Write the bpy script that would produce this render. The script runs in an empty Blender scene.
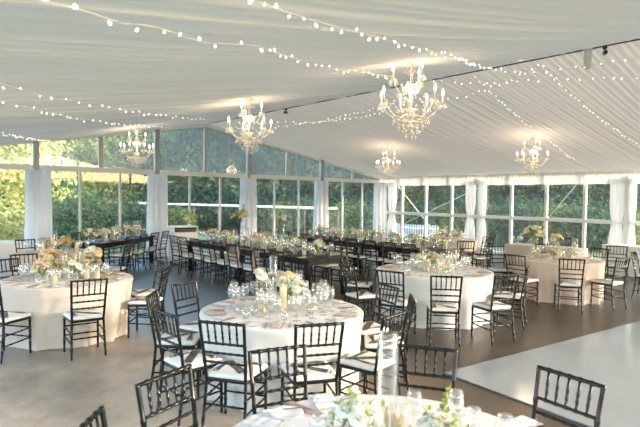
import bpy, math, random
from mathutils import Vector, Matrix, Euler
PI = math.pi
rng = random.Random(7)
scn = bpy.context.scene
COL = scn.collection

# ------------------------------------------------------------------ camera model (640x427)
FPX = 530.0
HC = 1.9
yaw = math.atan2(.648, .761)
pitch = math.atan(17.0 / FPX)
roll = math.atan(.0136)
F0 = Vector((math.sin(yaw), math.cos(yaw), 0)); R0 = Vector((math.cos(yaw), -math.sin(yaw), 0)); U0 = Vector((0, 0, 1))
FW = F0 * math.cos(pitch) - U0 * math.sin(pitch); UP = U0 * math.cos(pitch) + F0 * math.sin(pitch)
RT = R0 * math.cos(roll) + UP * math.sin(roll); UU = UP * math.cos(roll) - R0 * math.sin(roll)
EYE = Vector((0, 0, HC))

def at(px, py, z=0.0):
    r = FW + RT * ((px - 320) / FPX) + UU * ((213.5 - py) / FPX)
    return EYE + r * ((z - HC) / r.z)

def onplane(px, py, n, c):
    r = FW + RT * ((px - 320) / FPX) + UU * ((213.5 - py) / FPX)
    n = Vector(n)
    return EYE + r * ((c - n.dot(EYE)) / n.dot(r))

def polar(px, d, z=0.0):
    """a point seen in column px, d metres ahead"""
    p = F0 * d + R0 * ((px - 320) / FPX * d)
    return Vector((p.x, p.y, z))

cam = bpy.data.cameras.new('camera')
cam.sensor_width = 36; cam.lens = FPX / 640 * 36
cam.clip_start = .05; cam.clip_end = 400
cam.dof.use_dof = True; cam.dof.focus_distance = 6.0; cam.dof.aperture_fstop = 2.4
camo = bpy.data.objects.new('camera', cam); COL.objects.link(camo)
m = Matrix.Identity(4)
for i in range(3):
    m[i][0] = RT[i]; m[i][1] = UU[i]; m[i][2] = -FW[i]; m[i][3] = EYE[i]
camo.matrix_world = m
scn.camera = camo

# ------------------------------------------------------------------ materials
def mat(name):
    mt = bpy.data.materials.new(name); mt.use_nodes = True
    nt = mt.node_tree; nt.nodes.clear()
    out = nt.nodes.new('ShaderNodeOutputMaterial')
    return mt, nt, out

def N(nt, t, **kw):
    n = nt.nodes.new(t)
    for k, v in kw.items():
        if k in n.inputs.keys(): n.inputs[k].default_value = v
        else: setattr(n, k, v)
    return n

def rgba(c): return (c[0], c[1], c[2], 1)

def pbr(name, col, rough=.5, metal=0, spec=.5, var=0.0, vscale=8.0, bump=0.0, bscale=40.0, coat=0.0, sheen=0.0):
    mt, nt, out = mat(name)
    p = N(nt, 'ShaderNodeBsdfPrincipled', Roughness=rough, Metallic=metal)
    p.inputs['Base Color'].default_value = rgba(col)
    p.inputs['Specular IOR Level'].default_value = spec
    p.inputs['Coat Weight'].default_value = coat
    p.inputs['Sheen Weight'].default_value = sheen
    tc = N(nt, 'ShaderNodeTexCoord')
    if var:
        nz = N(nt, 'ShaderNodeTexNoise', Scale=vscale, Detail=4.0)
        nt.links.new(tc.outputs['Object'], nz.inputs['Vector'])
        rp = N(nt, 'ShaderNodeValToRGB')
        rp.color_ramp.elements[0].position = .3; rp.color_ramp.elements[1].position = .7
        rp.color_ramp.elements[0].color = rgba([max(0, c * (1 - var)) for c in col])
        rp.color_ramp.elements[1].color = rgba([min(1, c * (1 + var)) for c in col])
        nt.links.new(nz.outputs['Fac'], rp.inputs['Fac'])
        nt.links.new(rp.outputs['Color'], p.inputs['Base Color'])
    if bump:
        nb = N(nt, 'ShaderNodeTexNoise', Scale=bscale, Detail=3.0)
        nt.links.new(tc.outputs['Object'], nb.inputs['Vector'])
        bp = N(nt, 'ShaderNodeBump', Strength=bump, Distance=.01)
        nt.links.new(nb.outputs['Fac'], bp.inputs['Height'])
        nt.links.new(bp.outputs['Normal'], p.inputs['Normal'])
    nt.links.new(p.outputs[0], out.inputs[0])
    return mt

def cloth(name, col, trans=.35, rough=.9, weave=600.0, tcol=None):
    """thin fabric: diffuse plus light coming through"""
    mt, nt, out = mat(name)
    tc = N(nt, 'ShaderNodeTexCoord')
    nz = N(nt, 'ShaderNodeTexNoise', Scale=weave, Detail=2.0)
    nt.links.new(tc.outputs['Object'], nz.inputs['Vector'])
    bp = N(nt, 'ShaderNodeBump', Strength=.15, Distance=.002)
    nt.links.new(nz.outputs['Fac'], bp.inputs['Height'])
    d = N(nt, 'ShaderNodeBsdfDiffuse', Color=rgba(col), Roughness=.6)
    t = N(nt, 'ShaderNodeBsdfTranslucent', Color=rgba(tcol or col))
    nt.links.new(bp.outputs['Normal'], d.inputs['Normal'])
    mx = N(nt, 'ShaderNodeMixShader'); mx.inputs[0].default_value = trans
    nt.links.new(d.outputs[0], mx.inputs[1]); nt.links.new(t.outputs[0], mx.inputs[2])
    nt.links.new(mx.outputs[0], out.inputs[0])
    return mt

def glassy(name, tint=(.97, .98, .98), refl=.12, edge=.5, haze=0.0, hcol=(.8, .85, .87), rough=.03):
    """thin clear sheet: see-through, mirror-like at grazing angles, an optional milky haze"""
    mt, nt, out = mat(name)
    tr = N(nt, 'ShaderNodeBsdfTransparent', Color=rgba(tint))
    gl = N(nt, 'ShaderNodeBsdfGlossy', Color=(1, 1, 1, 1), Roughness=rough)
    lw = N(nt, 'ShaderNodeLayerWeight', Blend=.25)
    mr = N(nt, 'ShaderNodeMapRange')
    mr.inputs['To Min'].default_value = refl * .35; mr.inputs['To Max'].default_value = edge
    nt.links.new(lw.outputs['Facing'], mr.inputs['Value'])
    mx = N(nt, 'ShaderNodeMixShader')
    nt.links.new(mr.outputs[0], mx.inputs[0]); nt.links.new(tr.outputs[0], mx.inputs[1]); nt.links.new(gl.outputs[0], mx.inputs[2])
    last = mx
    if haze:
        df = N(nt, 'ShaderNodeBsdfDiffuse', Color=rgba(hcol)); tl = N(nt, 'ShaderNodeBsdfTranslucent', Color=rgba(hcol))
        m2 = N(nt, 'ShaderNodeMixShader'); m2.inputs[0].default_value = .5
        nt.links.new(df.outputs[0], m2.inputs[1]); nt.links.new(tl.outputs[0], m2.inputs[2])
        m3 = N(nt, 'ShaderNodeMixShader'); m3.inputs[0].default_value = haze
        nt.links.new(mx.outputs[0], m3.inputs[1]); nt.links.new(m2.outputs[0], m3.inputs[2])
        last = m3
    nt.links.new(last.outputs[0], out.inputs[0])
    return mt

def glow(name, col, s):
    mt, nt, out = mat(name)
    e = N(nt, 'ShaderNodeEmission', Color=rgba(col), Strength=s)
    nt.links.new(e.outputs[0], out.inputs[0])
    mt.cycles.emission_sampling = 'NONE'
    return mt

def leafy(name, dark, mid, lite, trans=.35):
    mt, nt, out = mat(name)
    g = N(nt, 'ShaderNodeNewGeometry')
    oi = N(nt, 'ShaderNodeObjectInfo')
    tc = N(nt, 'ShaderNodeTexCoord')
    nz = N(nt, 'ShaderNodeTexNoise', Scale=1.1, Detail=3.0)
    nt.links.new(tc.outputs['Object'], nz.inputs['Vector'])
    a = N(nt, 'ShaderNodeMath', operation='MULTIPLY_ADD'); a.inputs[1].default_value = .45; a.inputs[2].default_value = -.12
    nt.links.new(g.outputs['Random Per Island'], a.inputs[0])
    b = N(nt, 'ShaderNodeMath', operation='MULTIPLY_ADD'); b.inputs[1].default_value = .75
    nt.links.new(nz.outputs['Fac'], b.inputs[0]); nt.links.new(a.outputs[0], b.inputs[2])
    c = N(nt, 'ShaderNodeMath', operation='MULTIPLY_ADD'); c.inputs[1].default_value = .3
    nt.links.new(oi.outputs['Random'], c.inputs[0]); nt.links.new(b.outputs[0], c.inputs[2])
    rp = N(nt, 'ShaderNodeValToRGB')
    rp.color_ramp.elements[0].position = .15; rp.color_ramp.elements[0].color = rgba(dark)
    rp.color_ramp.elements[1].position = 1.0; rp.color_ramp.elements[1].color = rgba(lite)
    e = rp.color_ramp.elements.new(.55); e.color = rgba(mid)
    nt.links.new(c.outputs[0], rp.inputs['Fac'])
    d = N(nt, 'ShaderNodeBsdfDiffuse'); t = N(nt, 'ShaderNodeBsdfTranslucent')
    nt.links.new(rp.outputs['Color'], d.inputs['Color']); nt.links.new(rp.outputs['Color'], t.inputs['Color'])
    mx = N(nt, 'ShaderNodeMixShader'); mx.inputs[0].default_value = trans
    nt.links.new(d.outputs[0], mx.inputs[1]); nt.links.new(t.outputs[0], mx.inputs[2])
    nt.links.new(mx.outputs[0], out.inputs[0])
    return mt

def concrete(name):
    mt, nt, out = mat(name)
    tc = N(nt, 'ShaderNodeTexCoord')
    p = N(nt, 'ShaderNodeBsdfPrincipled', Roughness=.32)
    n1 = N(nt, 'ShaderNodeTexNoise', Scale=.55, Detail=6.0, Roughness=.65)
    n2 = N(nt, 'ShaderNodeTexNoise', Scale=5.0, Detail=6.0, Roughness=.7)
    n3 = N(nt, 'ShaderNodeTexNoise', Scale=60.0, Detail=2.0)
    for n in (n1, n2, n3): nt.links.new(tc.outputs['Object'], n.inputs['Vector'])
    r1 = N(nt, 'ShaderNodeValToRGB')
    r1.color_ramp.elements[0].position = .35; r1.color_ramp.elements[0].color = (.26, .222, .17, 1)
    r1.color_ramp.elements[1].position = .66; r1.color_ramp.elements[1].color = (.60, .48, .35, 1)
    nt.links.new(n1.outputs['Fac'], r1.inputs['Fac'])
    # a warmer, lighter patch of concrete near the beige table; elsewhere darker
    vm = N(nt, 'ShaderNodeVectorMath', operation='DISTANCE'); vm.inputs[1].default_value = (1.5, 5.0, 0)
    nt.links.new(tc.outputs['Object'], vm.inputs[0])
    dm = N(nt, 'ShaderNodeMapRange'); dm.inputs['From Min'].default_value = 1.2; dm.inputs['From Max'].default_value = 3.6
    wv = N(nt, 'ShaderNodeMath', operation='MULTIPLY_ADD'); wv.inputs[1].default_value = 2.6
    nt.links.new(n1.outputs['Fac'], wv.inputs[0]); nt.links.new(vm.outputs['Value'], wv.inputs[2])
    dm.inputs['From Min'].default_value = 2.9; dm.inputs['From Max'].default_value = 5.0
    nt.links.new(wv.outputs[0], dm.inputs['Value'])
    r3 = N(nt, 'ShaderNodeValToRGB')
    r3.color_ramp.elements[0].position = .35; r3.color_ramp.elements[0].color = (.034, .032, .022, 1)
    r3.color_ramp.elements[1].position = .66; r3.color_ramp.elements[1].color = (.105, .076, .050, 1)
    nt.links.new(n1.outputs['Fac'], r3.inputs['Fac'])
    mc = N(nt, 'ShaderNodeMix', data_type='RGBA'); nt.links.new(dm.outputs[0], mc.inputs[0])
    # sky sheen painted blue-grey, beige table to lectern; brown-stained concrete toward the windows
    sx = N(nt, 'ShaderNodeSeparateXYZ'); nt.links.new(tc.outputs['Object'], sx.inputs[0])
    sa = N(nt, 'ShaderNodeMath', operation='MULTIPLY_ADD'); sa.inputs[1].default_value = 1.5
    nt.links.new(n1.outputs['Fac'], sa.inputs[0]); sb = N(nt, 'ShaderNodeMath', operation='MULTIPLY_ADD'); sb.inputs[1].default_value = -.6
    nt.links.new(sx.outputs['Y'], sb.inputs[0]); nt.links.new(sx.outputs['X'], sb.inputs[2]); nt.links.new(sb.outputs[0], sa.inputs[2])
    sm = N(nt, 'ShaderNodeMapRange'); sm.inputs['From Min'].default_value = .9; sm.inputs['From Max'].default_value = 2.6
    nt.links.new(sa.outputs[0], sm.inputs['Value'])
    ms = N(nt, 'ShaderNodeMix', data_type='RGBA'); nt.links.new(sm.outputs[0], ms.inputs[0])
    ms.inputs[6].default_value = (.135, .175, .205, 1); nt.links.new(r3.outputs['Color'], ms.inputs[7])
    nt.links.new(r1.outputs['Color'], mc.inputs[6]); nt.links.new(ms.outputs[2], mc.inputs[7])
    r2 = N(nt, 'ShaderNodeValToRGB')
    r2.color_ramp.elements[0].position = .3; r2.color_ramp.elements[0].color = (.7, .69, .67, 1)
    r2.color_ramp.elements[1].position = .7; r2.color_ramp.elements[1].color = (1.12, 1.1, 1.06, 1)
    nt.links.new(n2.outputs['Fac'], r2.inputs['Fac'])
    mu = N(nt, 'ShaderNodeMix', data_type='RGBA', blend_type='MULTIPLY'); mu.inputs[0].default_value = 1
    nt.links.new(mc.outputs[2], mu.inputs[6]); nt.links.new(r2.outputs['Color'], mu.inputs[7])
    nt.links.new(mu.outputs[2], p.inputs['Base Color'])
    rr = N(nt, 'ShaderNodeMapRange'); rr.inputs['To Min'].default_value = .2; rr.inputs['To Max'].default_value = .45
    nt.links.new(n2.outputs['Fac'], rr.inputs['Value']); nt.links.new(rr.outputs[0], p.inputs['Roughness'])
    bp = N(nt, 'ShaderNodeBump', Strength=.08, Distance=.004)
    nt.links.new(n3.outputs['Fac'], bp.inputs['Height']); nt.links.new(bp.outputs['Normal'], p.inputs['Normal'])
    nt.links.new(p.outputs[0], out.inputs[0])
    return mt

M = {}
M['black'] = pbr('black_lacquer', (.006, .007, .0065), .2, spec=.3, coat=0.0, bump=.05, bscale=30)
M['cushion'] = pbr('ivory_vinyl', (.74, .70, .63), .6, var=.05, vscale=5, bump=.1, bscale=8)
M['linen'] = cloth('white_linen', (.80, .78, .74), .22)
M['beige_linen'] = cloth('beige_linen', (.72, .63, .53), .25)
M['peach_linen'] = cloth('peach_linen', (.76, .58, .44), .35)
M['blush_linen'] = cloth('blush_linen', (.79, .71, .61), .35, tcol=(.85, .56, .36))
M['sheer'] = cloth('white_curtain', (.93, .93, .94), .45)
M['liner'] = cloth('ceiling_liner', (.80, .765, .71), .07, weave=200, tcol=(.8, .735, .63))
M['valance'] = cloth('valance_fabric', (.88, .87, .85), .24, weave=200)
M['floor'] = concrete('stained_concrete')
M['dance'] = pbr('white_vinyl', (.265, .295, .315), .14, var=.03, vscale=1.5)
M['frame_dark'] = pbr('grey_aluminium', (.30, .31, .33), .45, metal=.4)
M['frame_tan'] = pbr('tan_aluminium', (.56, .52, .48), .5)
M['frame_white'] = pbr('white_aluminium', (.80, .80, .79), .4)
M['pane'] = glassy('clear_vinyl', (.96, .99, .98), .04, .22, haze=.012, hcol=(.75, .87, .9))
M['pane_up'] = glassy('clear_vinyl_upper', (.95, .985, .985), .06, .3, haze=.10, hcol=(.95, .93, .87))
M['table'] = pbr('black_stained_wood', (.008, .007, .006), .5, spec=.18, var=.3, vscale=12)
M['glass'] = glassy('stemware_glass', (.97, .975, .97), .18, .7, haze=.05, hcol=(.9, .9, .88), rough=.03)
M['cyl_glass'] = glassy('candle_glass', (.985, .985, .98), .05, .22, haze=.03, hcol=(.9, .9, .88), rough=.06)
M['wax'] = cloth('ivory_wax', (.86, .78, .58), .35, weave=60)
M['flame'] = glow('candle_flame', (1, .66, .30), 4)
M['bulb'] = glow('warm_bulb', (1, .82, .58), 9)
M['fairy'] = glow('fairy_bulb', (1, .86, .68), 5)
M['wire'] = pbr('white_wire', (.75, .75, .72), .5)
M['gold'] = pbr('champagne_metal', (.72, .65, .54), .3, metal=.85)
M['crystal'] = glassy('crystal', (.97, .96, .94), .3, .85, haze=.16, hcol=(.96, .94, .9), rough=.05)
M['porcelain'] = pbr('white_porcelain', (.82, .82, .80), .2, spec=.6)
M['napkin_tan'] = cloth('tan_napkin', (.62, .50, .40), .1)
M['napkin_white'] = cloth('white_napkin', (.80, .78, .75), .15)
M['napkin_rose'] = cloth('dusty_rose_napkin', (.40, .31, .28), .1)
M['copper'] = pbr('rose_metal', (.50, .33, .25), .3, metal=.9)
M['ivory_handle'] = pbr('ivory_handle', (.82, .78, .70), .35)
M['rose_white'] = cloth('white_petals', (.86, .84, .76), .3, weave=60)
M['rose_cream'] = cloth('cream_petals', (.85, .74, .50), .3, weave=60)
M['rose_peach'] = cloth('peach_petals', (.85, .63, .43), .3, weave=60)
M['stem_leaf'] = leafy('sprig_leaves', (.10, .15, .04), (.28, .34, .10), (.55, .60, .26))
M['black_metal'] = pbr('black_metal', (.02, .02, .02), .4)
M['white_paint'] = pbr('white_paint', (.76, .75, .72), .45)
M['bark'] = pbr('bark', (.11, .085, .065), .9, var=.3, bump=.5, bscale=10)
M['leaf_dark'] = leafy('leaf_dark', (.014, .042, .033), (.048, .10, .066), (.19, .26, .105), .45)
M['leaf_mid'] = leafy('leaf_mid', (.03, .068, .03), (.125, .175, .065), (.50, .45, .16), .5)
M['leaf_lime'] = leafy('leaf_lime', (.09, .13, .035), (.32, .36, .12), (.66, .62, .28), .5)  # sunlit yellow-green put into the leaf colour
M['lawn'] = pbr('lawn', (.10, .135, .055), .9, var=.45, vscale=3, bump=.6, bscale=30)
M['backhill'] = pbr('far_woods', (.03, .06, .04), 1, var=.7, vscale=.6, bump=1, bscale=2)

# ------------------------------------------------------------------ mesh building
class MB:
    def __init__(s): s.v = []; s.f = []; s.sm = []
    def add(s, vs, fs, smooth=False):
        b = len(s.v); s.v += [tuple(v) for v in vs]
        for f in fs: s.f.append(tuple(i + b for i in f)); s.sm.append(smooth)
        return s
    def box(s, x0, y0, z0, x1, y1, z1):
        vs = [(x, y, z) for z in (z0, z1) for y in (y0, y1) for x in (x0, x1)]
        return s.add(vs, [(0, 2, 3, 1), (4, 5, 7, 6), (0, 1, 5, 4), (2, 6, 7, 3), (0, 4, 6, 2), (1, 3, 7, 5)])
    def bbox(s, c, sx, sy, sz, bv=.004):
        """box with chamfered edges, centre c"""
        x, y, z = sx / 2, sy / 2, sz / 2
        vs = []
        idx = {}
        for ix in (-1, 1):
            for iy in (-1, 1):
                for iz in (-1, 1):
                    for a in range(3):
                        p = [ix * (x - bv), iy * (y - bv), iz * (z - bv)]
                        p[a] = (ix * x, iy * y, iz * z)[a]
                        idx[(ix, iy, iz, a)] = len(vs); vs.append((c[0] + p[0], c[1] + p[1], c[2] + p[2]))
        fs = []
        q = lambda *k: fs.append(tuple(idx[i] for i in k))
        for sgn in (-1, 1):
            q((sgn, -1, -1, 0), (sgn, 1, -1, 0), (sgn, 1, 1, 0), (sgn, -1, 1, 0))
            q((-1, sgn, -1, 1), (1, sgn, -1, 1), (1, sgn, 1, 1), (-1, sgn, 1, 1))
            q((-1, -1, sgn, 2), (1, -1, sgn, 2), (1, 1, sgn, 2), (-1, 1, sgn, 2))
        for i in (-1, 1):
            for j in (-1, 1):
                q((i, j, -1, 0), (i, j, 1, 0), (i, j, 1, 1), (i, j, -1, 1))
                q((i, -1, j, 0), (i, 1, j, 0), (i, 1, j, 2), (i, -1, j, 2))
                q((-1, i, j, 1), (1, i, j, 1), (1, i, j, 2), (-1, i, j, 2))
                for k in (-1, 1):
                    q((i, j, k, 0), (i, j, k, 1), (i, j, k, 2))
        return s.add(vs, fs)
    def tube(s, pts, rad, n=8, cap=True):
        pts = [Vector(p) for p in pts]
        if not isinstance(rad, (list, tuple)): rad = [rad] * len(pts)
        vs = []; fs = []
        ref = Vector((0, 0, 1))
        t0 = (pts[-1] - pts[0]).normalized()
        if abs(t0.z) > .8: ref = Vector((1, 0, 0))
        for i, p in enumerate(pts):
            t = (pts[min(i + 1, len(pts) - 1)] - pts[max(i - 1, 0)])
            t = t.normalized() if t.length > 1e-9 else t0
            a = t.cross(ref)
            if a.length < 1e-4: a = t.cross(Vector((0, 1, 0)))
            a.normalize(); b = t.cross(a)
            for k in range(n):
                an = 2 * PI * k / n
                vs.append(p + (a * math.cos(an) + b * math.sin(an)) * rad[i])
        for i in range(len(pts) - 1):
            for k in range(n):
                k2 = (k + 1) % n
                fs.append((i * n + k, i * n + k2, (i + 1) * n + k2, (i + 1) * n + k))
        s.add(vs, fs, True)
        if cap:
            s.f.append(tuple(range(len(s.v) - len(vs), len(s.v) - len(vs) + n))); s.sm.append(False)
            s.f.append(tuple(range(len(s.v) - n, len(s.v)))); s.sm.append(False)
        return s
    def lathe(s, prof, n=16, c=(0, 0, 0), cap=True, wave=None):
        vs = []; fs = []
        for i, (r, z) in enumerate(prof):
            for k in range(n):
                a = 2 * PI * k / n
                rr = r + (wave(a, z, i) if wave else 0)
                vs.append((c[0] + rr * math.cos(a), c[1] + rr * math.sin(a), c[2] + z))
        for i in range(len(prof) - 1):
            for k in range(n):
                k2 = (k + 1) % n
                fs.append((i * n + k, i * n + k2, (i + 1) * n + k2, (i + 1) * n + k))
        s.add(vs, fs, True)
        if cap:
            b = len(s.v) - len(vs)
            if prof[0][0] > 1e-4: s.f.append(tuple(b + k for k in range(n))[::-1]); s.sm.append(False)
            if prof[-1][0] > 1e-4: s.f.append(tuple(b + (len(prof) - 1) * n + k for k in range(n))); s.sm.append(False)
        return s
    def grid(s, P, smooth=True, closed=False):
        nu = len(P); nv = len(P[0])
        vs = [p for r in P for p in r]; fs = []
        for i in range(nu - 1 + (1 if closed else 0)):
            i2 = (i + 1) % nu
            for j in range(nv - 1):
                fs.append((i * nv + j, i2 * nv + j, i2 * nv + j + 1, i * nv + j + 1))
        return s.add(vs, fs, smooth)
    def mesh(s, name, m_):
        me = bpy.data.meshes.new(name)
        me.from_pydata(s.v, [], s.f)
        me.polygons.foreach_set('use_smooth', s.sm)
        me.materials.append(m_); me.update()
        return me

def inst(name, me, parent=None, loc=(0, 0, 0), rot=(0, 0, 0), sc=(1, 1, 1)):
    o = bpy.data.objects.new(name, me); COL.objects.link(o)
    if parent: o.parent = parent
    o.location = loc; o.rotation_euler = rot
    o.scale = (sc, sc, sc) if isinstance(sc, (int, float)) else sc
    return o

def part(name, mb, m_, parent=None, loc=(0, 0, 0), rot=(0, 0, 0)):
    return inst(name, mb.mesh(name, m_), parent, loc, rot)

def tag(o, label, cat, group=None):
    o['label'] = label; o['category'] = cat
    if group: o['group'] = group
    return o

def thing(name, label, cat, loc=(0, 0, 0), rz=0.0, group=None):
    o = bpy.data.objects.new(name, None); COL.objects.link(o)
    o.location = loc; o.rotation_euler = (0, 0, rz); o.empty_display_size = .1
    return tag(o, label, cat, group)

def struct(name, mb=None, m_=None):
    o = part(name, mb, m_) if mb else bpy.data.objects.new(name, None)
    if not mb: COL.objects.link(o)
    o['kind'] = 'structure'
    return o

def copy_tree(root, loc, rz):
    r = root.copy(); COL.objects.link(r); r.location = loc; r.rotation_euler = (0, 0, rz)
    for ch in list(root.children):
        c = ch.copy(); COL.objects.link(c); c.parent = r
        for g in list(ch.children):
            d = g.copy(); COL.objects.link(d); d.parent = c
    return r

# ------------------------------------------------------------------ the tent
XL, XR, XM = -.6, 16.3, 8.2
YN, YF = -4.0, 15.24
ZR = 4.18
SL = (ZR - 2.74) / (XR - XM)
def ceil_z(x): return ZR - SL * abs(x - XM)

fl = MB().box(XL - .1, YN - .1, -.12, XR + .1, YF + .1, 0)
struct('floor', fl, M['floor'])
gd = MB().box(-90, -70, -.3, 110, 120, -.1)
struct('ground', gd, M['lawn'])

# pleated liner, one gathered sheet each side of the ridge
cl = MB()
dy = .02
ny = int((YF + .05 - YN) / dy)
pr = random.Random(3)
ph = [pr.uniform(0, 6.28) for _ in range(6)]
def pleat(y):
    return (.011 * math.sin(y * 47 + 1.1 * math.sin(y * 1.3 + ph[0])) + .006 * math.sin(y * 23.7 + ph[1])
            + .004 * math.sin(y * 71 + ph[2]) + .008 * math.sin(y * 5.1 + ph[3]))
for side in (-1, 1):
    xe = XL if side < 0 else XR
    P = []
    for i in range(ny + 1):
        y = YN + i * dy
        row = []
        for j in range(13):
            t = j / 12
            x = XM + (xe - XM) * t
            sag = -.10 * math.sin(PI * t) * abs(math.sin(PI * (y - YF) / 4.75)) - .03 * math.sin(PI * t)
            row.append((x, y, ceil_z(x) + sag + pleat(y + .02 * math.sin(t * 4 + y)) * (1.6 if side < 0 else .8)))
        P.append(row)
    cl.grid(P)
struct('ceiling', cl, M['liner'])
struct('trim_1', MB().tube([(XM, YN, ZR - .03), (XM, YF, ZR - .03)], .012, 6), M['bark'])

# valances at both eaves
def valance(x, name):
    P = []
    n = 700
    for i in range(n + 1):
        y = YN + (YF - YN) * i / n
        a = .014 * math.sin(y * 52 + math.sin(y * 3)) + .008 * math.sin(y * 31 + 1)
        P.append([(x + a * .3, y, 2.74), (x + a * .7, y, 2.62), (x + a, y, 2.5), (x + a * 1.2, y, 2.37 + .006 * math.sin(y * 7))])
    struct(name, MB().grid(P), M['valance'])
valance(XR - .13, 'trim_2')
valance(XL + .1, 'trim_3')

COLX = [0.05, 3.3, 6.55, 9.78, 13.03, XR]
wn = [0]
def window():
    wn[0] += 1
    return struct('window_%d' % wn[0])

def gable(y, inward):
    """clear end wall: columns, beam, panes, uprights"""
    tn = 'far' if y > 0 else 'near'
    yb = y
    b = MB().box(XL, yb - .05, 2.48, XR, yb + .05, 2.62)
    struct('trim_beam_' + tn, b, M['frame_white'])
    for i, x in enumerate(COLX):
        c = MB().box(x - .07, yb - .06, 0, x + .07, yb + .06, ceil_z(x) - .03)
        struct('pillar', c, M['frame_dark'])
    if y < 0: return   # unseen camera end, left open to let daylight in
    xs = [XL] + COLX
    for a, c in zip(xs[:-1], xs[1:]):
        x0, x1 = a + .07, c - .07
        if x1 - x0 < .3: continue
        w = window()
        k = 3
        part('window_pane', MB().box(x0, yb - .004, .04, x1, yb + .004, 2.48), M['pane'], w)
        if a > 1:
            for q in (1, 2):
                x = a + (c - a) * q / k
                part('mullion', MB().box(x - .028, yb - .035, 0, x + .028, yb + .035, 2.48), M['frame_tan'], w)
        part('window_sill', MB().box(x0, yb - .04, 0, x1, yb + .04, .05), M['frame_tan'], w)
        # upper triangular light
        w = window()
        xm = (a + c) / 2
        mids = [x0] + ([XM] if x0 < XM < x1 else []) + [x1]
        poly = [(x0, 2.62), (x1, 2.62)] + [(x, ceil_z(x) - .06) for x in mids[::-1]]
        n = len(poly)
        vs = [(px, yb - .004, pz) for px, pz in poly] + [(px, yb + .004, pz) for px, pz in poly]
        fs = [tuple(range(n))[::-1], tuple(range(n, 2 * n))] + [(i, (i + 1) % n, n + (i + 1) % n, n + i) for i in range(n)]
        part('window_pane', MB().add(vs, fs), M['pane_up'], w)
        if c - a > 2:
            part('window_frame', MB().box(xm - .06, yb - .03, 2.62, xm + .06, yb + .03, ceil_z(xm) - .06), M['frame_tan'], w)
    # rafter edging under the liner
    for s_, xe in ((-1, XL), (1, XR)):
        r = MB()
        vs = []
        for x in (XM, xe):
            for dz in (-.12, -.02):
                for yy in (yb - .05, yb + .05): vs.append((x, yy, ceil_z(x) + dz))
        r.add(vs, [(0, 1, 5, 4), (2, 6, 7, 3), (0, 4, 6, 2), (1, 3, 7, 5), (0, 2, 3, 1), (4, 5, 7, 6)])
        struct('beam', r, M['frame_white'])
gable(YF, -1)
gable(YN, 1)

COLY = [15.24, 10.5, 5.75, 1.0, YN]
def eave(x):
    tn = 'window_side' if x > 5 else 'camera_side'
    struct('trim_beam_' + ('east' if x > 5 else 'west'), MB().box(x - .05, YN, 2.69, x + .05, YF, 2.79), M['frame_white'])
    for y in COLY[1:-1]:
        struct('pillar', MB().box(x - .07, y - .09, 0, x + .07, y + .09, 2.6), M['frame_white'])
    if x < 5: return   # unseen side by the camera, left open to light the near tables
    for a, c in zip(COLY[:-1], COLY[1:]):
        w = window()
        y0, y1 = c + .09, a - .09
        part('window_pane', MB().box(x - .004, y0, .05, x + .004, y1, 2.69), M['pane'], w)
        nm = 4
        for q in range(1, nm):
            y = a + (c - a) * q / nm
            part('mullion', MB().box(x - .035, y - .045, 0, x + .035, y + .045, 2.69), M['frame_white'], w)
        part('window_rail', MB().box(x - .05, y0, 1.22, x + .05, y1, 1.33), M['frame_white'], w)
        part('window_sill', MB().box(x - .05, y0, 0, x + .05, y1, .1), M['frame_white'], w)
eave(XR)
eave(XL)

# ------------------------------------------------------------------ curtains
def curtain(x, y, w, dpt, ztop, label, cinch=None, seed=0):
    r = random.Random(seed)
    p1, p2, p3 = r.uniform(0, 6), r.uniform(0, 6), r.uniform(0, 6)
    nth = 120; zs = [ztop - (ztop - .015) * i / 26 for i in range(27)]
    P = []
    for k in range(nth):
        a = 2 * PI * k / nth
        row = []
        for z in zs:
            t = 1 - z / ztop
            s_ = 1.0
            if cinch: s_ = 1 - .52 * math.exp(-((z - cinch) / .33) ** 2) + .10 * t
            else: s_ = .93 + .12 * t
            fold = 1 + (.16 + .06 * t) * math.sin(9 * a + p1 + .6 * math.sin(2 * z + p2)) + .06 * math.sin(15 * a + p3 + z)
            row.append((x + w / 2 * s_ * fold * math.cos(a), y + dpt / 2 * (.4 + .6 * s_) * fold * math.sin(a), z))
        P.append(row)
    c = thing('curtain', label, 'curtain', (0, 0, 0), 0, 'white curtains round the tent columns')
    part('drape', MB().grid(P, True, True), M['sheer'], c)
    if cinch:
        t = MB()
        pts = [(x + (w / 2 * .62 + .01) * math.cos(2 * PI * k / 24), y + (dpt / 2 * .8 + .01) * math.sin(2 * PI * k / 24), cinch + .01) for k in range(25)]
        t.tube(pts, .014, 6, False)
        part('tieback', t, M['sheer'], c)
    return c
for i, (x, lab) in enumerate([(3.36, 'white floor-length curtain on the gable column behind the peach-clothed round table'),
                              (6.57, 'white floor-length curtain on the gable column between the small black table and the lectern'),
                              (9.76, 'white floor-length curtain on the gable column behind the tall flower vase'),
                              (13.02, 'white floor-length curtain on the gable column beside the lone black chair')]):
    curtain(x, YF - .02, .56, .34, 2.49, lab, None, i)
curtain(XR - .42, YF - .36, .5, .42, 2.5, 'bright white curtain gathered in the tent corner where gable meets side windows', None, 11)
curtain(XR - .06, 14.55, .24, .34, 2.52, 'narrow white curtain edging the first side window by the tent corner', 1.25, 13)
curtain(XR - .06, 10.86, .22, .32, 2.52, 'white tied-back curtain on the corner side of the middle side-wall column', 1.25, 15)
curtain(XR - .06, 10.38, .22, .26, 2.52, 'slim white tied-back curtain on the dance floor side of the middle side-wall column', 1.25, 16)
curtain(XR - .06, 6.02, .24, .34, 2.52, 'white tied-back curtain at the side-wall column above the plain clothed buffet', 1.25, 17)
curtain(XR - .06, 5.62, .2, .16, 2.52, 'slim white tied-back curtain at the edge of the side windows past the plain buffet', 1.25, 18)

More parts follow.
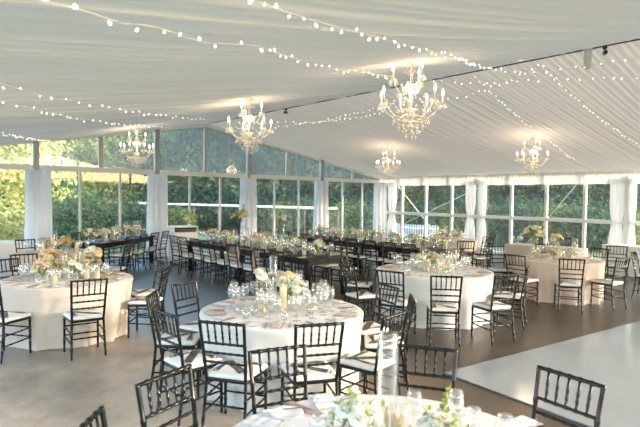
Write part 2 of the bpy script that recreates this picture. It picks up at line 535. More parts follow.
# ------------------------------------------------------------------ dance floor
E1 = Vector((.9955, -.092, 0)).normalized(); E2 = Vector((-.10, -.995, 0)).normalized()
cn = Vector((4.73, 3.44, 0))
p = [cn, cn + E1 * 6.1, cn + E1 * 6.1 + E2 * 5.0, cn + E2 * 5.0]
vs = [(q.x, q.y, .001) for q in p] + [(q.x, q.y, .014) for q in p]
df = MB().add(vs, [(3, 2, 1, 0), (4, 5, 6, 7), (0, 1, 5, 4), (1, 2, 6, 5), (2, 3, 7, 6), (3, 0, 4, 7)])
tag(part('dance_floor', df, M['dance']), 'glossy white dance floor laid on the concrete', 'dance floor')

# ------------------------------------------------------------------ chairs
def ring_tube(mb, a, b, r, rings=(), n=8, mid=None):
    """turned bamboo-style rod with rings at the given fractions"""
    a, b = Vector(a), Vector(b)
    def P(t):
        if mid is None: return a.lerp(b, t)
        mm = Vector(mid); return a * (1 - t) ** 2 + mm * 2 * t * (1 - t) + b * t * t
    L = (b - a).length
    ts = {0.0: r, 1.0: r}
    for q in rings:
        e = .007 / L
        for dt, k in ((-2 * e, 1), (-e, 1.28), (e, 1.28), (2 * e, 1)):
            if 0 < q + dt < 1: ts[q + dt] = r * k
    if mid is not None:
        for q in (.2, .4, .6, .8): ts.setdefault(q, r)
    k = sorted(ts)
    mb.tube([P(t) for t in k], [ts[t] for t in k], n)
    return mb

CH = {}
def chair_meshes():
    ZS = .435
    def backx(z): return .172 + .020 * (z - ZS) / .48
    def backy(z): return -.19 - .085 * max(0, (z - ZS) / .48) ** 1.15
    parts = []
    def add(nm, mb, mk): parts.append((nm, mb.mesh('chair_' + nm, M[mk])))
    for s in (-1, 1):
        mb = MB()
        pts = []; rad = []
        zs = [0, .10, .115, .125, .14, .26, .275, .285, .30, .42, .44, .46, .56, .575, .585, .60, .70, .715, .725, .74, .84, .85, .865, .90, .915]
        for z in zs:
            if z < ZS: y = -.19 - .05 * (1 - z / ZS) ** 1.5; x = .172 + .012 * (1 - z / ZS)
            else: y = backy(z); x = backx(z)
            pts.append((s * x, y, z))
            rr = .0135 if z > .03 else .0115
            if z in (.115, .125, .275, .285, .575, .585, .715, .725): rr = .0165
            rad.append(rr)
        mb.tube(pts, rad, 8); add('back_post', mb, 'black')
        mb = MB(); ring_tube(mb, (s * .19, .175, 0), (s * .188, .170, ZS), .0135, (.3, .62, .9)); add('leg', mb, 'black')
    for z, r in ((.905, .0125), (.735, .010), (.655, .0095), (.575, .0095)):
        x = backx(z); y = backy(z)
        mb = MB(); ring_tube(mb, (-x, y, z), (x, y, z), r, (.17, .34, .5, .66, .83), 7); add('top_rail' if z > .9 else 'back_rail', mb, 'black')
    for i in range(5):
        f = (i - 2) / 2 * .66
        mb = MB(); ring_tube(mb, (f * backx(.735), backy(.735), .738), (f * backx(.9), backy(.9), .9), .0075, (.3, .55), 6); add('spindle', mb, 'black')
    for z in (.17, .285):
        for s in (-1, 1):
            mb = MB(); ring_tube(mb, (s * .176, -.205, z), (s * .189, .172, z + .02), .0085, (.3, .7), 6); add('stretcher', mb, 'black')
    for z in (.20, .31):
        mb = MB(); ring_tube(mb, (-.188, .172, z), (.188, .172, z), .0085, (.3, .7), 6); add('stretcher', mb, 'black')
    mb = MB(); ring_tube(mb, (-.176, -.205, .23), (.176, -.205, .23), .0085, (.3, .7), 6); add('stretcher', mb, 'black')
    # seat frame: trapezoid slab with rounded rim
    def outline(e, n=6):
        xs = []
        c = [(.205, .19), (-.205, .19), (-.185, -.19), (.185, -.19)]
        r = .035
        out = []
        for k, (cx, cy) in enumerate(c):
            sx = 1 if cx > 0 else -1; sy = 1 if cy > 0 else -1
            a0 = {(1, 1): 0, (-1, 1): PI / 2, (-1, -1): PI, (1, -1): 1.5 * PI}[(sx, sy)]
            for i in range(n + 1):
                a = a0 + PI / 2 * i / n
                out.append((cx - sx * r + (r + e) * math.cos(a), cy - sy * r + (r + e) * math.sin(a)))
        return out
    def slab(rings, mk, nm):
        mb = MB(); P = []
        for e, z in rings: P.append([(x, y, z) for x, y in outline(e)])
        n = len(P[0])
        vs = [v for r in P for v in r]; fs = []
        for i in range(len(P) - 1):
            for k in range(n): fs.append((i * n + k, i * n + (k + 1) % n, (i + 1) * n + (k + 1) % n, (i + 1) * n + k))
        fs.append(tuple(range(n))[::-1]); fs.append(tuple(range((len(P) - 1) * n, len(P) * n)))
        mb.add(vs, fs, True); add(nm, mb, mk)
    slab([(-.006, .412), (0, .418), (0, .436), (-.004, .441)], 'black', 'seat_frame')
    slab([(-.008, .4415), (.001, .449), (.002, .462), (-.006, .473), (-.03, .481), (-.09, .486)], 'cushion', 'cushion')
    return parts
CHAIR = chair_meshes()
chair0 = None
CHAIRPOS = []
def chair_at(P, face, label, group, tab=None):
    """P: ground point under the top of the backrest, face: direction the sitter looks, tab: (centre, radius) to stay clear of"""
    global chair0
    P = Vector((P[0], P[1], 0)); f = Vector((face[0], face[1], 0)).normalized()
    if tab:
        c = Vector((tab[0][0], tab[0][1], 0)); r = (P - c)
        if r.length < tab[1] + .48: P = c + r.normalized() * (tab[1] + .48)
    o = P + f * .273
    rz = math.atan2(-f.x, f.y)
    if chair0 is None:
        chair0 = thing('chiavari_chair', label, 'chair', o, rz, group)
        for nm, me in CHAIR: inst(nm, me, chair0)
        c = chair0
    else:
        c = copy_tree(chair0, o, rz); tag(c, label, 'chair', group)
    CHAIRPOS.append((o.x, o.y))
    return c

# ------------------------------------------------------------------ table linen
def round_cloth(c, R, mk, label, seed, folds=11, amp=1.0):
    r = random.Random(seed)
    ph = [r.uniform(0, 6.28) for _ in range(4)]
    prof = [(R * .02, .752), (R * .5, .752), (R * .9, .752), (R * .975, .751), (R * .995, .745), (R, .73), (R, .68), (R, .6), (R, .5), (R, .4), (R, .3), (R, .2), (R, .1), (R, .03), (R + .01, .008)]
    def wave(a, z, i):
        if i < 5: return 0
        t = max(0, (.73 - z) / .73)
        w = math.sin(folds * a + ph[0] + .8 * math.sin(3 * a + ph[1])) * .75 + .35 * math.sin(17 * a + ph[2]) + .2 * math.sin(29 * a + ph[3])
        pud = .02 * max(0, math.sin(23 * a + ph[1])) if z < .02 else 0
        return t ** .8 * (-.07 + .042 * amp * w) + pud
    mb = MB().lathe(prof, 180, (0, 0, 0), False, wave)
    b = len(mb.v); mb.add([(0, 0, .752)] + [(R * .02 * math.cos(2 * PI * k / 180), R * .02 * math.sin(2 * PI * k / 180), .752) for k in range(180)],
                          [(0, k + 1, (k + 1) % 180 + 1) for k in range(180)], True)
    o = part('tablecloth', mb, M[mk], None, (c[0], c[1], 0))
    return tag(o, label, 'tablecloth')

def rect_cloth(x0, y0, x1, y1, mk, label, rz=0.0, seed=0):
    r = random.Random(seed); ph = [r.uniform(0, 6.28) for _ in range(3)]
    cx, cy = (x0 + x1) / 2, (y0 + y1) / 2
    hx, hy = abs(x1 - x0) / 2, abs(y1 - y0) / 2
    per = []
    n = 40
    for k in range(n): per.append((-hx + 2 * hx * k / n, -hy, 0, -1))
    for k in range(n): per.append((hx, -hy + 2 * hy * k / n, 1, 0))
    for k in range(n): per.append((hx - 2 * hx * k / n, hy, 0, 1))
    for k in range(n): per.append((-hx, hy - 2 * hy * k / n, -1, 0))
    P = []
    for i, (x, y, nx, ny) in enumerate(per):
        row = []
        for z, t in ((.752, 0), (.74, .0), (.55, .3), (.35, .6), (.15, .85), (.008, 1)):
            w = (.008 + .012 * math.sin(i * .9 + ph[0]) + .006 * math.sin(i * 2.1 + ph[1])) * t
            row.append((x * (1 + .0) + nx * w, y + ny * w, z))
        P.append(row)
    mb = MB().grid(P, True, True)
    mb.add([(-hx, -hy, .752), (hx, -hy, .752), (hx, hy, .752), (-hx, hy, .752)], [(0, 1, 2, 3)])
    o = part('tablecloth', mb, M[mk], None, (cx, cy, 0), (0, 0, rz))
    return tag(o, label, 'tablecloth')

# ------------------------------------------------------------------ tableware
TW = {}
def wine_mesh():
    foot = MB().lathe([(.001, .0025), (.034, .0015), (.035, .003), (.02, .006), (.005, .011)], 16, cap=False)
    stem = MB().lathe([(.005, .011), (.0035, .03), (.0035, .08), (.006, .095)], 8, cap=False)
    bowl = MB().lathe([(.006, .095), (.024, .108), (.037, .132), (.040, .155), (.036, .185), (.031, .215), (.0302, .215), (.035, .184), (.0388, .155), (.0358, .133), (.02, .11)], 18, cap=False)
    return [('foot', foot.mesh('glass_foot', M['glass'])), ('stem', stem.mesh('glass_stem', M['glass'])), ('bowl', bowl.mesh('glass_bowl', M['glass']))]
TW['wine'] = wine_mesh()
TW['tumbler'] = MB().lathe([(.001, .003), (.03, .002), (.032, .01), (.037, .10), (.0362, .10), (.031, .012), (.001, .010)], 18, cap=False).mesh('tumbler', M['glass'])
TW['plate'] = MB().lathe([(.001, .004), (.05, .003), (.058, .002), (.085, .013), (.088, .0145), (.084, .016), (.056, .007), (.001, .006)], 28, cap=False).mesh('plate', M['porcelain'])
def napkin_mesh(mk, w=.12, l=.23):
    P = []
    nu, nv = 8, 12
    def h(u, v): return .011 + .004 * math.sin(u * 5 + v * 3) + .003 * math.sin(v * 9)
    for sgn in (0, 1):
        rows = []
        for i in range(nu + 1):
            u = i / nu - .5; row = []
            for j in range(nv + 1):
                v = j / nv - .5
                e = min(1, (.5 - abs(u)) * 8, (.5 - abs(v)) * 10)
                z = .0005 + (h(u * 6, v * 6) * (.35 + .65 * e) if sgn else 0)
                row.append((u * w * (1 + .05 * math.sin(v * 6)), v * l, z))
            rows.append(row)
        P.append(rows)
    mb = MB().grid(P[0]).grid(P[1])
    n = nv + 1
    b2 = (nu + 1) * n
    ring = [j for j in range(n)] + [i * n + nv for i in range(1, nu + 1)] + [nu * n + j for j in range(nv - 1, -1, -1)] + [i * n for i in range(nu - 1, 0, -1)]
    for k in range(len(ring)):
        a, b = ring[k], ring[(k + 1) % len(ring)]
        mb.f.append((a, b, b + b2, a + b2)); mb.sm.append(True)
    return mb.mesh('napkin', M[mk])
TW['nap_tan'] = napkin_mesh('napkin_tan'); TW['nap_white'] = napkin_mesh('napkin_white', .14, .22); TW['nap_rose'] = napkin_mesh('napkin_rose', .06, .30)
def fork_meshes(mk):
    hd = MB().bbox((0, -.045, .004), .009, .11, .005, .0015)
    tn = MB()
    tn.bbox((0, .022, .005), .020, .026, .003, .001)
    for k in range(4): tn.bbox((-.0084 + k * .0056, .055, .005), .0032, .044, .0025, .0008)
    return hd.mesh('fork_handle', M[mk]), tn.mesh('fork_head', M[mk])
def knife_meshes(mk, hk):
    hd = MB().bbox((0, -.06, .005), .013, .10, .008, .002)
    bl = MB().add([(-.006, -.01, .004), (.008, -.01, .004), (.009, .08, .004), (.002, .115, .004), (-.006, .1, .004),
                   (-.006, -.01, .0055), (.008, -.01, .0055), (.009, .08, .0055), (.002, .115, .0055), (-.006, .1, .0055)],
                  [(4, 3, 2, 1, 0), (5, 6, 7, 8, 9)] + [(i, (i + 1) % 5, 5 + (i + 1) % 5, 5 + i) for i in range(5)])
    return hd.mesh('knife_handle', M[hk]), bl.mesh('knife_blade', M[mk])
TW['fork'] = fork_meshes('copper'); TW['knife'] = knife_meshes('copper', 'copper'); TW['ivory_knife'] = knife_meshes('copper', 'ivory_handle')

def rose_mesh(mk):
    mb = MB()
    r = random.Random(5)
    for layer, (n, rad, h, tilt) in enumerate([(3, .012, .030, .05), (4, .022, .034, .25), (5, .033, .030, .55), (6, .043, .022, .95)]):
        for k in range(n):
            a0 = 2 * PI * k / n + layer * .6 + r.uniform(-.1, .1)
            span = 2 * PI / n * .75
            P = []
            for i in range(5):
                u = (i / 4 - .5) * 2
                row = []
                for j in range(4):
                    v = j / 3
                    rr = rad * (.35 + .65 * v ** .6) + .010 * v * v * tilt
                    z = h * math.sin(v * 1.45) * (1 - .25 * u * u) - .004 * layer * v + (-.006 * tilt * v ** 4)
                    a = a0 + u * span * (.35 + .65 * v ** .5)
                    row.append((rr * math.cos(a), rr * math.sin(a), z))
                P.append(row)
            mb.grid(P)
    mb.lathe([(.001, -.004), (.012, 0), (.014, .012), (.008, .028), (.001, .032)], 8, cap=False)
    return mb.mesh('bloom', M[mk])
for k in ('white', 'cream', 'peach'): TW['rose_' + k] = rose_mesh('rose_' + k)
def sprig_mesh(seed, n=26, rad=.13, up=.12):
    r = random.Random(seed); mb = MB()
    for i in range(n):
        a = r.uniform(0, 2 * PI); q = r.random()
        tip = Vector((math.cos(a) * rad * (.4 + .6 * q), math.sin(a) * rad * (.4 + .6 * q), up * (1.1 - .7 * q) * r.uniform(.7, 1.2)))
        mb.tube([(tip.x * .1, tip.y * .1, -.05), tip * .6, tip], [.0018, .0015, .001], 4, False)
        for s_ in (.55, .75, .95, 1.05):
            c = tip * s_; d = Vector((r.uniform(-1, 1), r.uniform(-1, 1), r.uniform(-.3, .9))).normalized(); L = r.uniform(.022, .04)
            sd = d.cross(Vector((.3, .5, .8))).normalized() * L * .3
            mb.add([c, c + d * L * .5 + sd, c + d * L, c + d * L * .5 - sd], [(0, 1, 2, 3)], True)
    return mb.mesh('greenery', M['stem_leaf'])
TW['sprig'] = [sprig_mesh(s) for s in (1, 2)]
TW['vase'] = MB().lathe([(.001, 0), (.05, 0), (.062, .012), (.068, .05), (.06, .085), (.063, .095), (.058, .095), (.055, .085), (.001, .02)], 20, cap=False).mesh('vase', M['glass'])
TW['bud_vase'] = MB().lathe([(.001, 0), (.026, 0), (.03, .03), (.022, .07), (.013, .11), (.015, .13), (.012, .13), (.011, .11), (.001, .01)], 14, cap=False).mesh('vase', M['glass'])
TW['tall_vase'] = MB().lathe([(.001, 0), (.06, 0), (.055, .01), (.028, .03), (.022, .25), (.03, .5), (.05, .6), (.045, .6), (.02, .5), (.001, .48)], 16, cap=False).mesh('vase', M['black_metal'])
TW['tall_glass'] = MB().lathe([(.001, 0), (.05, 0), (.045, .01), (.014, .03), (.012, .25), (.016, .5), (.04, .58), (.037, .58), (.012, .5), (.001, .48)], 16, cap=False).mesh('vase', M['glass'])
def blossom_spike_mesh():
    r = random.Random(9); mb = MB()
    mb.tube([(0, 0, 0), (.004, 0, .12), (.012, 0, .24)], [.003, .0025, .001], 5)
    for i in range(15):
        t = i / 14; z = .08 + .16 * t; a = i * 2.4; q = .014 * (1.1 - .75 * t)
        c = Vector((.012 * t + q * math.cos(a), q * math.sin(a), z)); s = .013 * (1.15 - .7 * t)
        mb.lathe([(.0005, -s), (s * .75, -s * .4), (s * .8, s * .3), (.0005, s)], 7, c, False)
    return mb.mesh('blossom_spike', M['stem_leaf'])
TW['spike'] = blossom_spike_mesh()
TW['pillar'] = MB().lathe([(.001, 0), (.032, 0), (.034, .004), (.034, .145), (.030, .15), (.012, .146), (.001, .144)], 18, cap=False).mesh('candle', M['wax'])
TW['taper'] = MB().lathe([(.001, .02), (.011, .02), (.009, .27), (.003, .28), (.001, .281)], 10, cap=False).mesh('candle', M['wax'])
TW['holder'] = MB().lathe([(.001, 0), (.032, 0), (.034, .004), (.016, .008), (.014, .03), (.012, .03), (.012, .019), (.001, .018)], 14, cap=False).mesh('candle_holder', M['gold'])
TW['flame'] = MB().lathe([(.0005, 0), (.005, .008), (.006, .014), (.003, .026), (.0005, .036)], 8, cap=False).mesh('flame', M['flame'])
TW['cyl'] = MB().lathe([(.001, .003), (.05, .002), (.052, .004), (.052, .2), (.0505, .2), (.0505, .006), (.001, .005)], 20, cap=False).mesh('glass_cylinder', M['cyl_glass'])
TW['votive'] = MB().lathe([(.001, .003), (.028, .002), (.036, .03), (.034, .07), (.032, .07), (.033, .03), (.001, .02)], 14, cap=False).mesh('votive_glass', M['cyl_glass'])
TW['vwax'] = MB().lathe([(.001, .0205), (.026, .0205), (.028, .035), (.001, .035)], 12, cap=False).mesh('candle', M['wax'])

ZT = .7535
ORD = ['first', 'second', 'third', 'fourth', 'fifth', 'sixth', 'seventh', 'eighth', 'ninth']
def spot(c, r, a, z=ZT): return Vector((c[0] + r * math.cos(a), c[1] + r * math.sin(a), z))

def wine(p, sc, label, group):
    o = thing('wine_glass', label, 'wine glass', p, rng.uniform(0, 6), group); o.scale = (sc, sc, sc)
    for nm, me in TW['wine']: inst(nm, me, o)
    return o
def simple(kind, me, p, rz, label, cat, group, sc=1.0):
    return tag(inst(kind, me, None, p, (0, 0, rz), sc), label, cat, group)
def cutlery(kind, key, p, rz, label, group):
    o = thing(kind, label, 'fork' if kind == 'fork' else 'knife', p, rz, group)
    inst('handle', TW[key][0], o); inst('tines' if kind == 'fork' else 'blade', TW[key][1], o)
def pillar_candle(p, label, group, h=1.0, glass=True):
    o = thing('pillar_candle', label, 'candle', p, 0, group)
    k = inst('candle', TW['pillar'], o, (0, 0, .0075), (0, 0, 0), (1, 1, h))
    inst('flame', TW['flame'], o, (0, 0, .153 * h + .004))
    if glass: inst('glass_cylinder', TW['cyl'], o, (0, 0, 0), (0, 0, 0), (1, 1, max(1, h * 1.05)))
def taper_candle(p, label, group, hg=2.0, w=1.0, h=1.0):
    o = thing('taper_candle', label, 'candle', p, 0, group)
    inst('candle_holder', TW['holder'], o, (0, 0, .0075)); inst('candle', TW['taper'], o, (0, 0, .0075), (0, 0, 0), (1, 1, h)); inst('flame', TW['flame'], o, (0, 0, .0075 + .281 * h))
    if hg: inst('glass_cylinder', TW['cyl'], o, (0, 0, 0), (0, 0, 0), (w, w, hg))
def votive(p, label, group):
    o = thing('votive_candle', label, 'candle', p, 0, group)
    inst('votive_glass', TW['votive'], o); inst('candle', TW['vwax'], o); inst('flame', TW['flame'], o, (0, 0, .035))
def flowers(p, pal, label, group=None, n=9, rad=.10, kind='vase', sc=1.0, rise=.12, green=1.0):
    o = thing('flower_arrangement', label, 'flowers', p, rng.uniform(0, 6), group); o.scale = (sc, sc, sc)
    top = {'vase': .095, 'tall_vase': .6, 'tall_glass': .58, 'bud_vase': .13}[kind]
    inst('vase', TW[kind], o)
    inst('greenery', rng.choice(TW['sprig']), o, (0, 0, top + .01), (0, 0, rng.uniform(0, 6)), rad / .10 * green)
    for i in range(n):
        a = i * 2.4 + rng.uniform(-.3, .3); q = math.sqrt((i + .5) / n)
        h = top + .02 + rise * (1 - .75 * q * q) + rng.uniform(-.015, .02)
        tl = q * .9
        inst('bloom', TW['rose_' + pal[i % len(pal)]], o, (rad * q * math.cos(a), rad * q * math.sin(a), h), (0, tl, a), rng.uniform(.75, 1.15))
    return o
def spikes(p, label, group, n=3, sc=1.0):
    o = thing('bud_vase', label, 'flowers', p, rng.uniform(0, 6), group)
    inst('vase', TW['bud_vase'], o)
    for i in range(n):
        a = 2 * PI * i / n + rng.uniform(-.4, .4)
        inst('blossom_spike', TW['spike'], o, (0, 0, .05), (.22 * math.cos(a), .22 * math.sin(a), a), rng.uniform(.85, 1.1) * sc)

def scatter(c, r0, r1, k, gap, taken, tries=400, ok=None, r=None):
    out = []
    r = r or rng
    for _ in range(tries):
        if len(out) >= k: break
        a = r.uniform(0, 2 * PI); q = math.sqrt(r.uniform(r0 * r0, r1 * r1))
        p = (c[0] + q * math.cos(a), c[1] + q * math.sin(a))
        if ok and not ok(p): continue
        if all((p[0] - t[0]) ** 2 + (p[1] - t[1]) ** 2 > (gap + t[2]) ** 2 for t in taken):
            taken.append((p[0], p[1], gap)); out.append(p)
    return out

def lay_round(c, R, nm, pal, nset, nglass, npil, ntap, nvot, nflow, a0=0.0, full=True, napk='nap_tan', flow_sc=1.0, noun='white round table'):
    """place settings round the rim, glasses in a ring, candles and flowers in the middle"""
    taken = []
    for i, p in enumerate(sorted(scatter(c, 0, .34, nflow, .13 * flow_sc, taken, 3000), key=lambda t: t[0] * F0.x + t[1] * F0.y)):
        flowers((p[0], p[1], ZT), pal, '%s low vase of %s roses on %s' % (('front', 'second', 'third', 'back')[i], ' and '.join(pal[:2]), nm), 'flowers on ' + nm, 8, .10 * flow_sc, sc=flow_sc)
    for p in scatter(c, .05, .40, npil, .058, taken, 1500): pillar_candle((p[0], p[1], ZT), 'ivory pillar candle in a glass cylinder on ' + nm, 'pillar candles on ' + nm, rng.choice((.8, 1, 1.15)))
    for p in scatter(c, .0, .36, ntap, .065, taken, 1500): taper_candle((p[0], p[1], ZT), 'slim taper candle in a tall glass chimney on ' + nm, 'taper candles on ' + nm, rng.choice((1.7, 2.0)))
    for p in scatter(c, .1, .38, nvot, .04, taken): votive((p[0], p[1], ZT), 'small votive candle in a glass cup on ' + nm, 'votives on ' + nm)
    for i, p in enumerate(scatter(c, R * .42, R * .68, nglass, .042, taken, 1500)):
        if i % 4 == 3: simple('tumbler', TW['tumbler'], (p[0], p[1], ZT), 0, 'clear water tumbler among the wine glasses on ' + nm, 'tumbler', 'tumblers on ' + nm)
        else: wine((p[0], p[1], ZT), rng.uniform(.88, 1.06), 'clear stemmed wine glass on ' + nm, 'wine glasses on ' + nm)
    for i in range(nset):
        a = a0 + 2 * PI * i / nset
        rz = a + PI / 2
        simple('napkin', TW[napk], spot(c, R - .145, a), rz, 'folded %s napkin laid at a place on %s' % ('tan' if napk == 'nap_tan' else 'white', nm), 'napkin', 'napkins on ' + nm, .9)
        if full:
            cutlery('fork', 'fork', spot(c, R - .14, a + .115 / (R - .14)), rz + PI, 'rose-gold fork beside a napkin on ' + nm, 'forks on ' + nm)
            cutlery('knife', 'knife', spot(c, R - .14, a - .095 / (R - .14)), rz + PI, 'rose-gold knife beside a napkin on ' + nm, 'knives on ' + nm)
            simple('bread_plate', TW['plate'], spot(c, R - .115, a + .235 / (R - .115)), 0, 'small white bread plate at a place on ' + nm, 'plate', 'bread plates on ' + nm, .75)

# ---- positions of the round tables
def wpt(lat, fwd): p = R0 * lat + F0 * fwd; return (p.x, p.y)
T0 = (wpt(.32, 2.23), .84)
T1 = ((3.17, 4.29), .82)
T2 = ((2.03, 7.60), .83)
T3 = ((6.87, 5.24), .92)
T4 = ((10.2, 4.80), .80)
T9 = ((2.75, 11.0), .78)
T11 = ((12.44, 9.02), .80)
NM0 = 'the cut-off front table'
NM1 = 'the middle front table'
NM2 = 'the beige round table'
NM3 = 'the ivory table by the dance floor'
NM4 = 'the pale peach table'
NM9 = 'the peach table behind the beige one'
NM11 = 'the round table by the side-wall column'
round_cloth(T0[0], T0[1], 'linen', 'white tablecloth on the table cut off by the bottom of the view', 1)
round_cloth(T1[0], T1[1], 'linen', 'white floor-length tablecloth with sun patches on the middle front round table', 2)
round_cloth(T2[0], T2[1], 'beige_linen', 'beige floor-length tablecloth on the round table beside the bare concrete', 3)
round_cloth(T3[0], T3[1], 'linen', 'ivory floor-length tablecloth on the round table beside the dance floor corner', 4)
round_cloth(T4[0], T4[1], 'blush_linen', 'pale peach floor-length tablecloth on the round table before the side buffet', 5, 9, 1.5)
round_cloth(T9[0], T9[1], 'peach_linen', 'peach tablecloth on the round table below the first gable curtain', 6)
round_cloth(T11[0], T11[1], 'beige_linen', 'beige tablecloth on the round table beside the middle side-wall column', 7)

# T1, hand set: roses, pillar candles, tall glass
def tz(px, py): q = at(px, py, ZT); return (q.x, q.y, ZT)
def P3(px, py, z): q = at(px, py, z); return (q.x, q.y, ZT)
c1 = Vector((T1[0][0], T1[0][1], 0))
def around(c, lat, fwd): q = Vector((c[0], c[1], 0)) + R0 * lat + F0 * fwd; return (q.x, q.y, ZT)
tk = []
def keep(p, g): tk.append((p[0], p[1], g)); return p
pillar_candle(keep(around(c1, -.21, -.06), .045), 'bare ivory pillar candle under the tall white roses, middle front table', None, 1.2, False)
pillar_candle(keep(around(c1, .017, -.15), .045), 'tall bare ivory pillar candle before the flowers, middle front table', None, 1.66, False)
taper_candle(keep(around(c1, -.10, .05), .05), 'taper candle in the tallest glass chimney on the middle front table', None, 2.7, .78)
taper_candle(keep(around(c1, .16, .16), .05), 'taper candle in a shorter glass chimney on the middle front table', None, 1.9, .7)
flowers(keep(around(c1, -.235, .08), .07), ['white'], 'pair of tall white roses in a bud vase on the middle front table', None, 3, .05, 'bud_vase', 1.5, .09, .5)
flowers(keep(around(c1, .14, -.05), .09), ['white'], 'low vase of white roses on the dance floor side, middle front table', None, 7, .09, 'bud_vase', 1.25, .07, .8)
flowers(keep(around(c1, -.09, -.12), .06), ['white'], 'white roses low between the pillar candles, middle front table', None, 5, .06, 'bud_vase', .95, .06, .7)
flowers(keep(around(c1, .02, .24), .10), ['white', 'cream'], 'low vase of roses behind the glass chimneys, middle front table', None, 8, .10, 'bud_vase', 1.3, .1, .8)
spikes(keep(around(c1, .05, .06), .04), 'green blossom spikes in a bud vase on the middle front table', None, 3, 1.15)
for p in scatter(T1[0], .1, .34, 5, .042, tk): votive((p[0], p[1], ZT), 'small votive candle in a glass cup on ' + NM1, 'votives on ' + NM1)
for i, p in enumerate(scatter(T1[0], .27, .53, 34, .048, tk, 3000)):
    if i % 5 == 4: simple('tumbler', TW['tumbler'], (p[0], p[1], ZT), 0, 'clear water tumbler among the wine glasses on ' + NM1, 'tumbler', 'tumblers on ' + NM1)
    else: wine((p[0], p[1], ZT), rng.uniform(1.05, 1.2), 'clear stemmed wine glass on ' + NM1, 'wine glasses on ' + NM1)
_s = T1[0]
for i in range(10):
    a = -1.02 + 2 * PI * i / 10; R = T1[1]; rz = a + PI / 2
    simple('napkin', TW['nap_white'] if i % 2 else TW['nap_tan'], spot(_s, R - .15, a), rz + rng.uniform(-.1, .1), 'folded %s napkin laid at a place on %s' % ('white' if i % 2 else 'tan', NM1), 'napkin', ('white' if i % 2 else 'tan') + ' napkins on ' + NM1, .9)
    cutlery('fork', 'fork', spot(_s, R - .135, a + .115 / (R - .14)), rz + PI, 'rose-gold fork beside a napkin on ' + NM1, 'forks on ' + NM1)
    cutlery('knife', 'knife', spot(_s, R - .135, a - .095 / (R - .14)), rz + PI, 'rose-gold knife beside a napkin on ' + NM1, 'knives on ' + NM1)
    simple('bread_plate', TW['plate'], spot(_s, R - .115, a + .24 / (R - .115)), 0, 'small white bread plate at a place on ' + NM1, 'plate', 'bread plates on ' + NM1, .75)

lay_round(T2[0], T2[1], NM2, ['cream', 'peach', 'white'], 10, 32, 7, 6, 3, 4, .2, True, flow_sc=1.12)
flowers((T2[0][0] - .16, T2[0][1] + .34, ZT), ['peach', 'cream'], 'taller bud vase of peach and cream roses on the beige round table', None, 7, .10, 'bud_vase', 1.35, .12, .8)
flowers((T2[0][0] + .36, T2[0][1] + .12, ZT), ['cream', 'white'], 'taller bud vase of cream and white roses on the beige round table', None, 7, .10, 'bud_vase', 1.35, .12, .8)
lay_round(T3[0], T3[1], NM3, ['white', 'cream'], 10, 26, 6, 3, 3, 3, .25, True)
lay_round(T4[0], T4[1], NM4, ['white', 'cream'], 8, 12, 5, 2, 1, 3, .3, False)
lay_round(T9[0], T9[1], NM9, ['peach', 'cream'], 8, 10, 3, 2, 1, 3, .1, False, flow_sc=1.15)
lay_round(T11[0], T11[1], NM11, ['white', 'cream'], 6, 10, 3, 2, 1, 2, .1, False)

# T0, the table at the camera (only its far half is in the frame)
c0 = T0[0]
tk = []
taper_candle(keep(P3(387, 392, .98), .07), 'tall glass chimney with a taper candle on ' + NM0, None, 2.55, .92, .55)
pillar_candle(keep(P3(398, 410, .90), .06), 'short pillar candle in a wide glass beside the tall chimney on ' + NM0, None, .75)
flowers(keep(P3(357, 400, 1.0), .1), ['white'], 'vase of white roses and pale greenery beside the tall chimney on ' + NM0, None, 9, .10, 'vase', 1.05, .12, 1.1)
flowers(keep(P3(440, 412, 1.0), .1), ['white'], 'vase of white roses under the green blossom spike on ' + NM0, None, 8, .10, 'vase', 1.0, .10)
flowers(keep(P3(405, 430, 1.0), .1), ['white', 'cream'], 'low vase of white roses in front of the chimney on ' + NM0, None, 8, .10, 'vase', .95, .08)
spikes(keep(P3(437, 392, 1.0), .03), 'pale green blossom spike with a bud on ' + NM0, None, 2, 1.0)
spikes(keep(P3(344, 395, .97), .03), 'low green blossom spikes beside the white roses on ' + NM0, None, 3, .85)
for i, (px, py, s_) in enumerate([(330, 415, 1), (371, 412, 1), (414, 400, 1), (428, 402, .95), (456, 398, 1), (474, 414, .95), (491, 417, 1), (318, 424, 1), (345, 425, 1), (385, 420, .9), (460, 420, 1), (505, 424, 1)]):
    p = P3(px, py, .93)
    if any((p[0] - t[0]) ** 2 + (p[1] - t[1]) ** 2 < (t[2] + .036) ** 2 for t in tk): continue
    keep(p, .04)
    wine(p, s_, 'clear wine glass on ' + NM0, 'wine glasses on ' + NM0)
def face_c(p): return math.atan2(c0[1] - p[1], c0[0] - p[0]) - PI / 2
p = tz(287, 415); simple('bread_plate', TW['plate'], p, 0, 'white bread plate with an ivory-handled knife on ' + NM0, 'plate', None, 1.0)
p = tz(284, 413); p = (p[0], p[1], ZT + .0165); cutlery('knife', 'ivory_knife', p, face_c(p) + 1.1, 'ivory-handled knife lying across the bread plate on ' + NM0, None)
p = tz(303, 409); simple('napkin', TW['nap_rose'], p, face_c(p) + .25, 'dusty rose ribbon napkin beside the bread plate on ' + NM0, 'napkin', None, .85)
p = tz(326, 402); simple('napkin', TW['nap_white'], p, face_c(p) - .1, 'white folded napkin behind the white roses on ' + NM0, 'napkin', None, 1.0)
p = tz(262, 423); simple('napkin', TW['nap_white'], p, face_c(p) + .2, 'white folded napkin at the table edge on ' + NM0, 'napkin', None, .9)
p = tz(505, 419) if False else tz(520, 424); simple('napkin', TW['nap_white'], p, face_c(p), 'white folded napkin toward the dance floor on ' + NM0, 'napkin', None, .9)

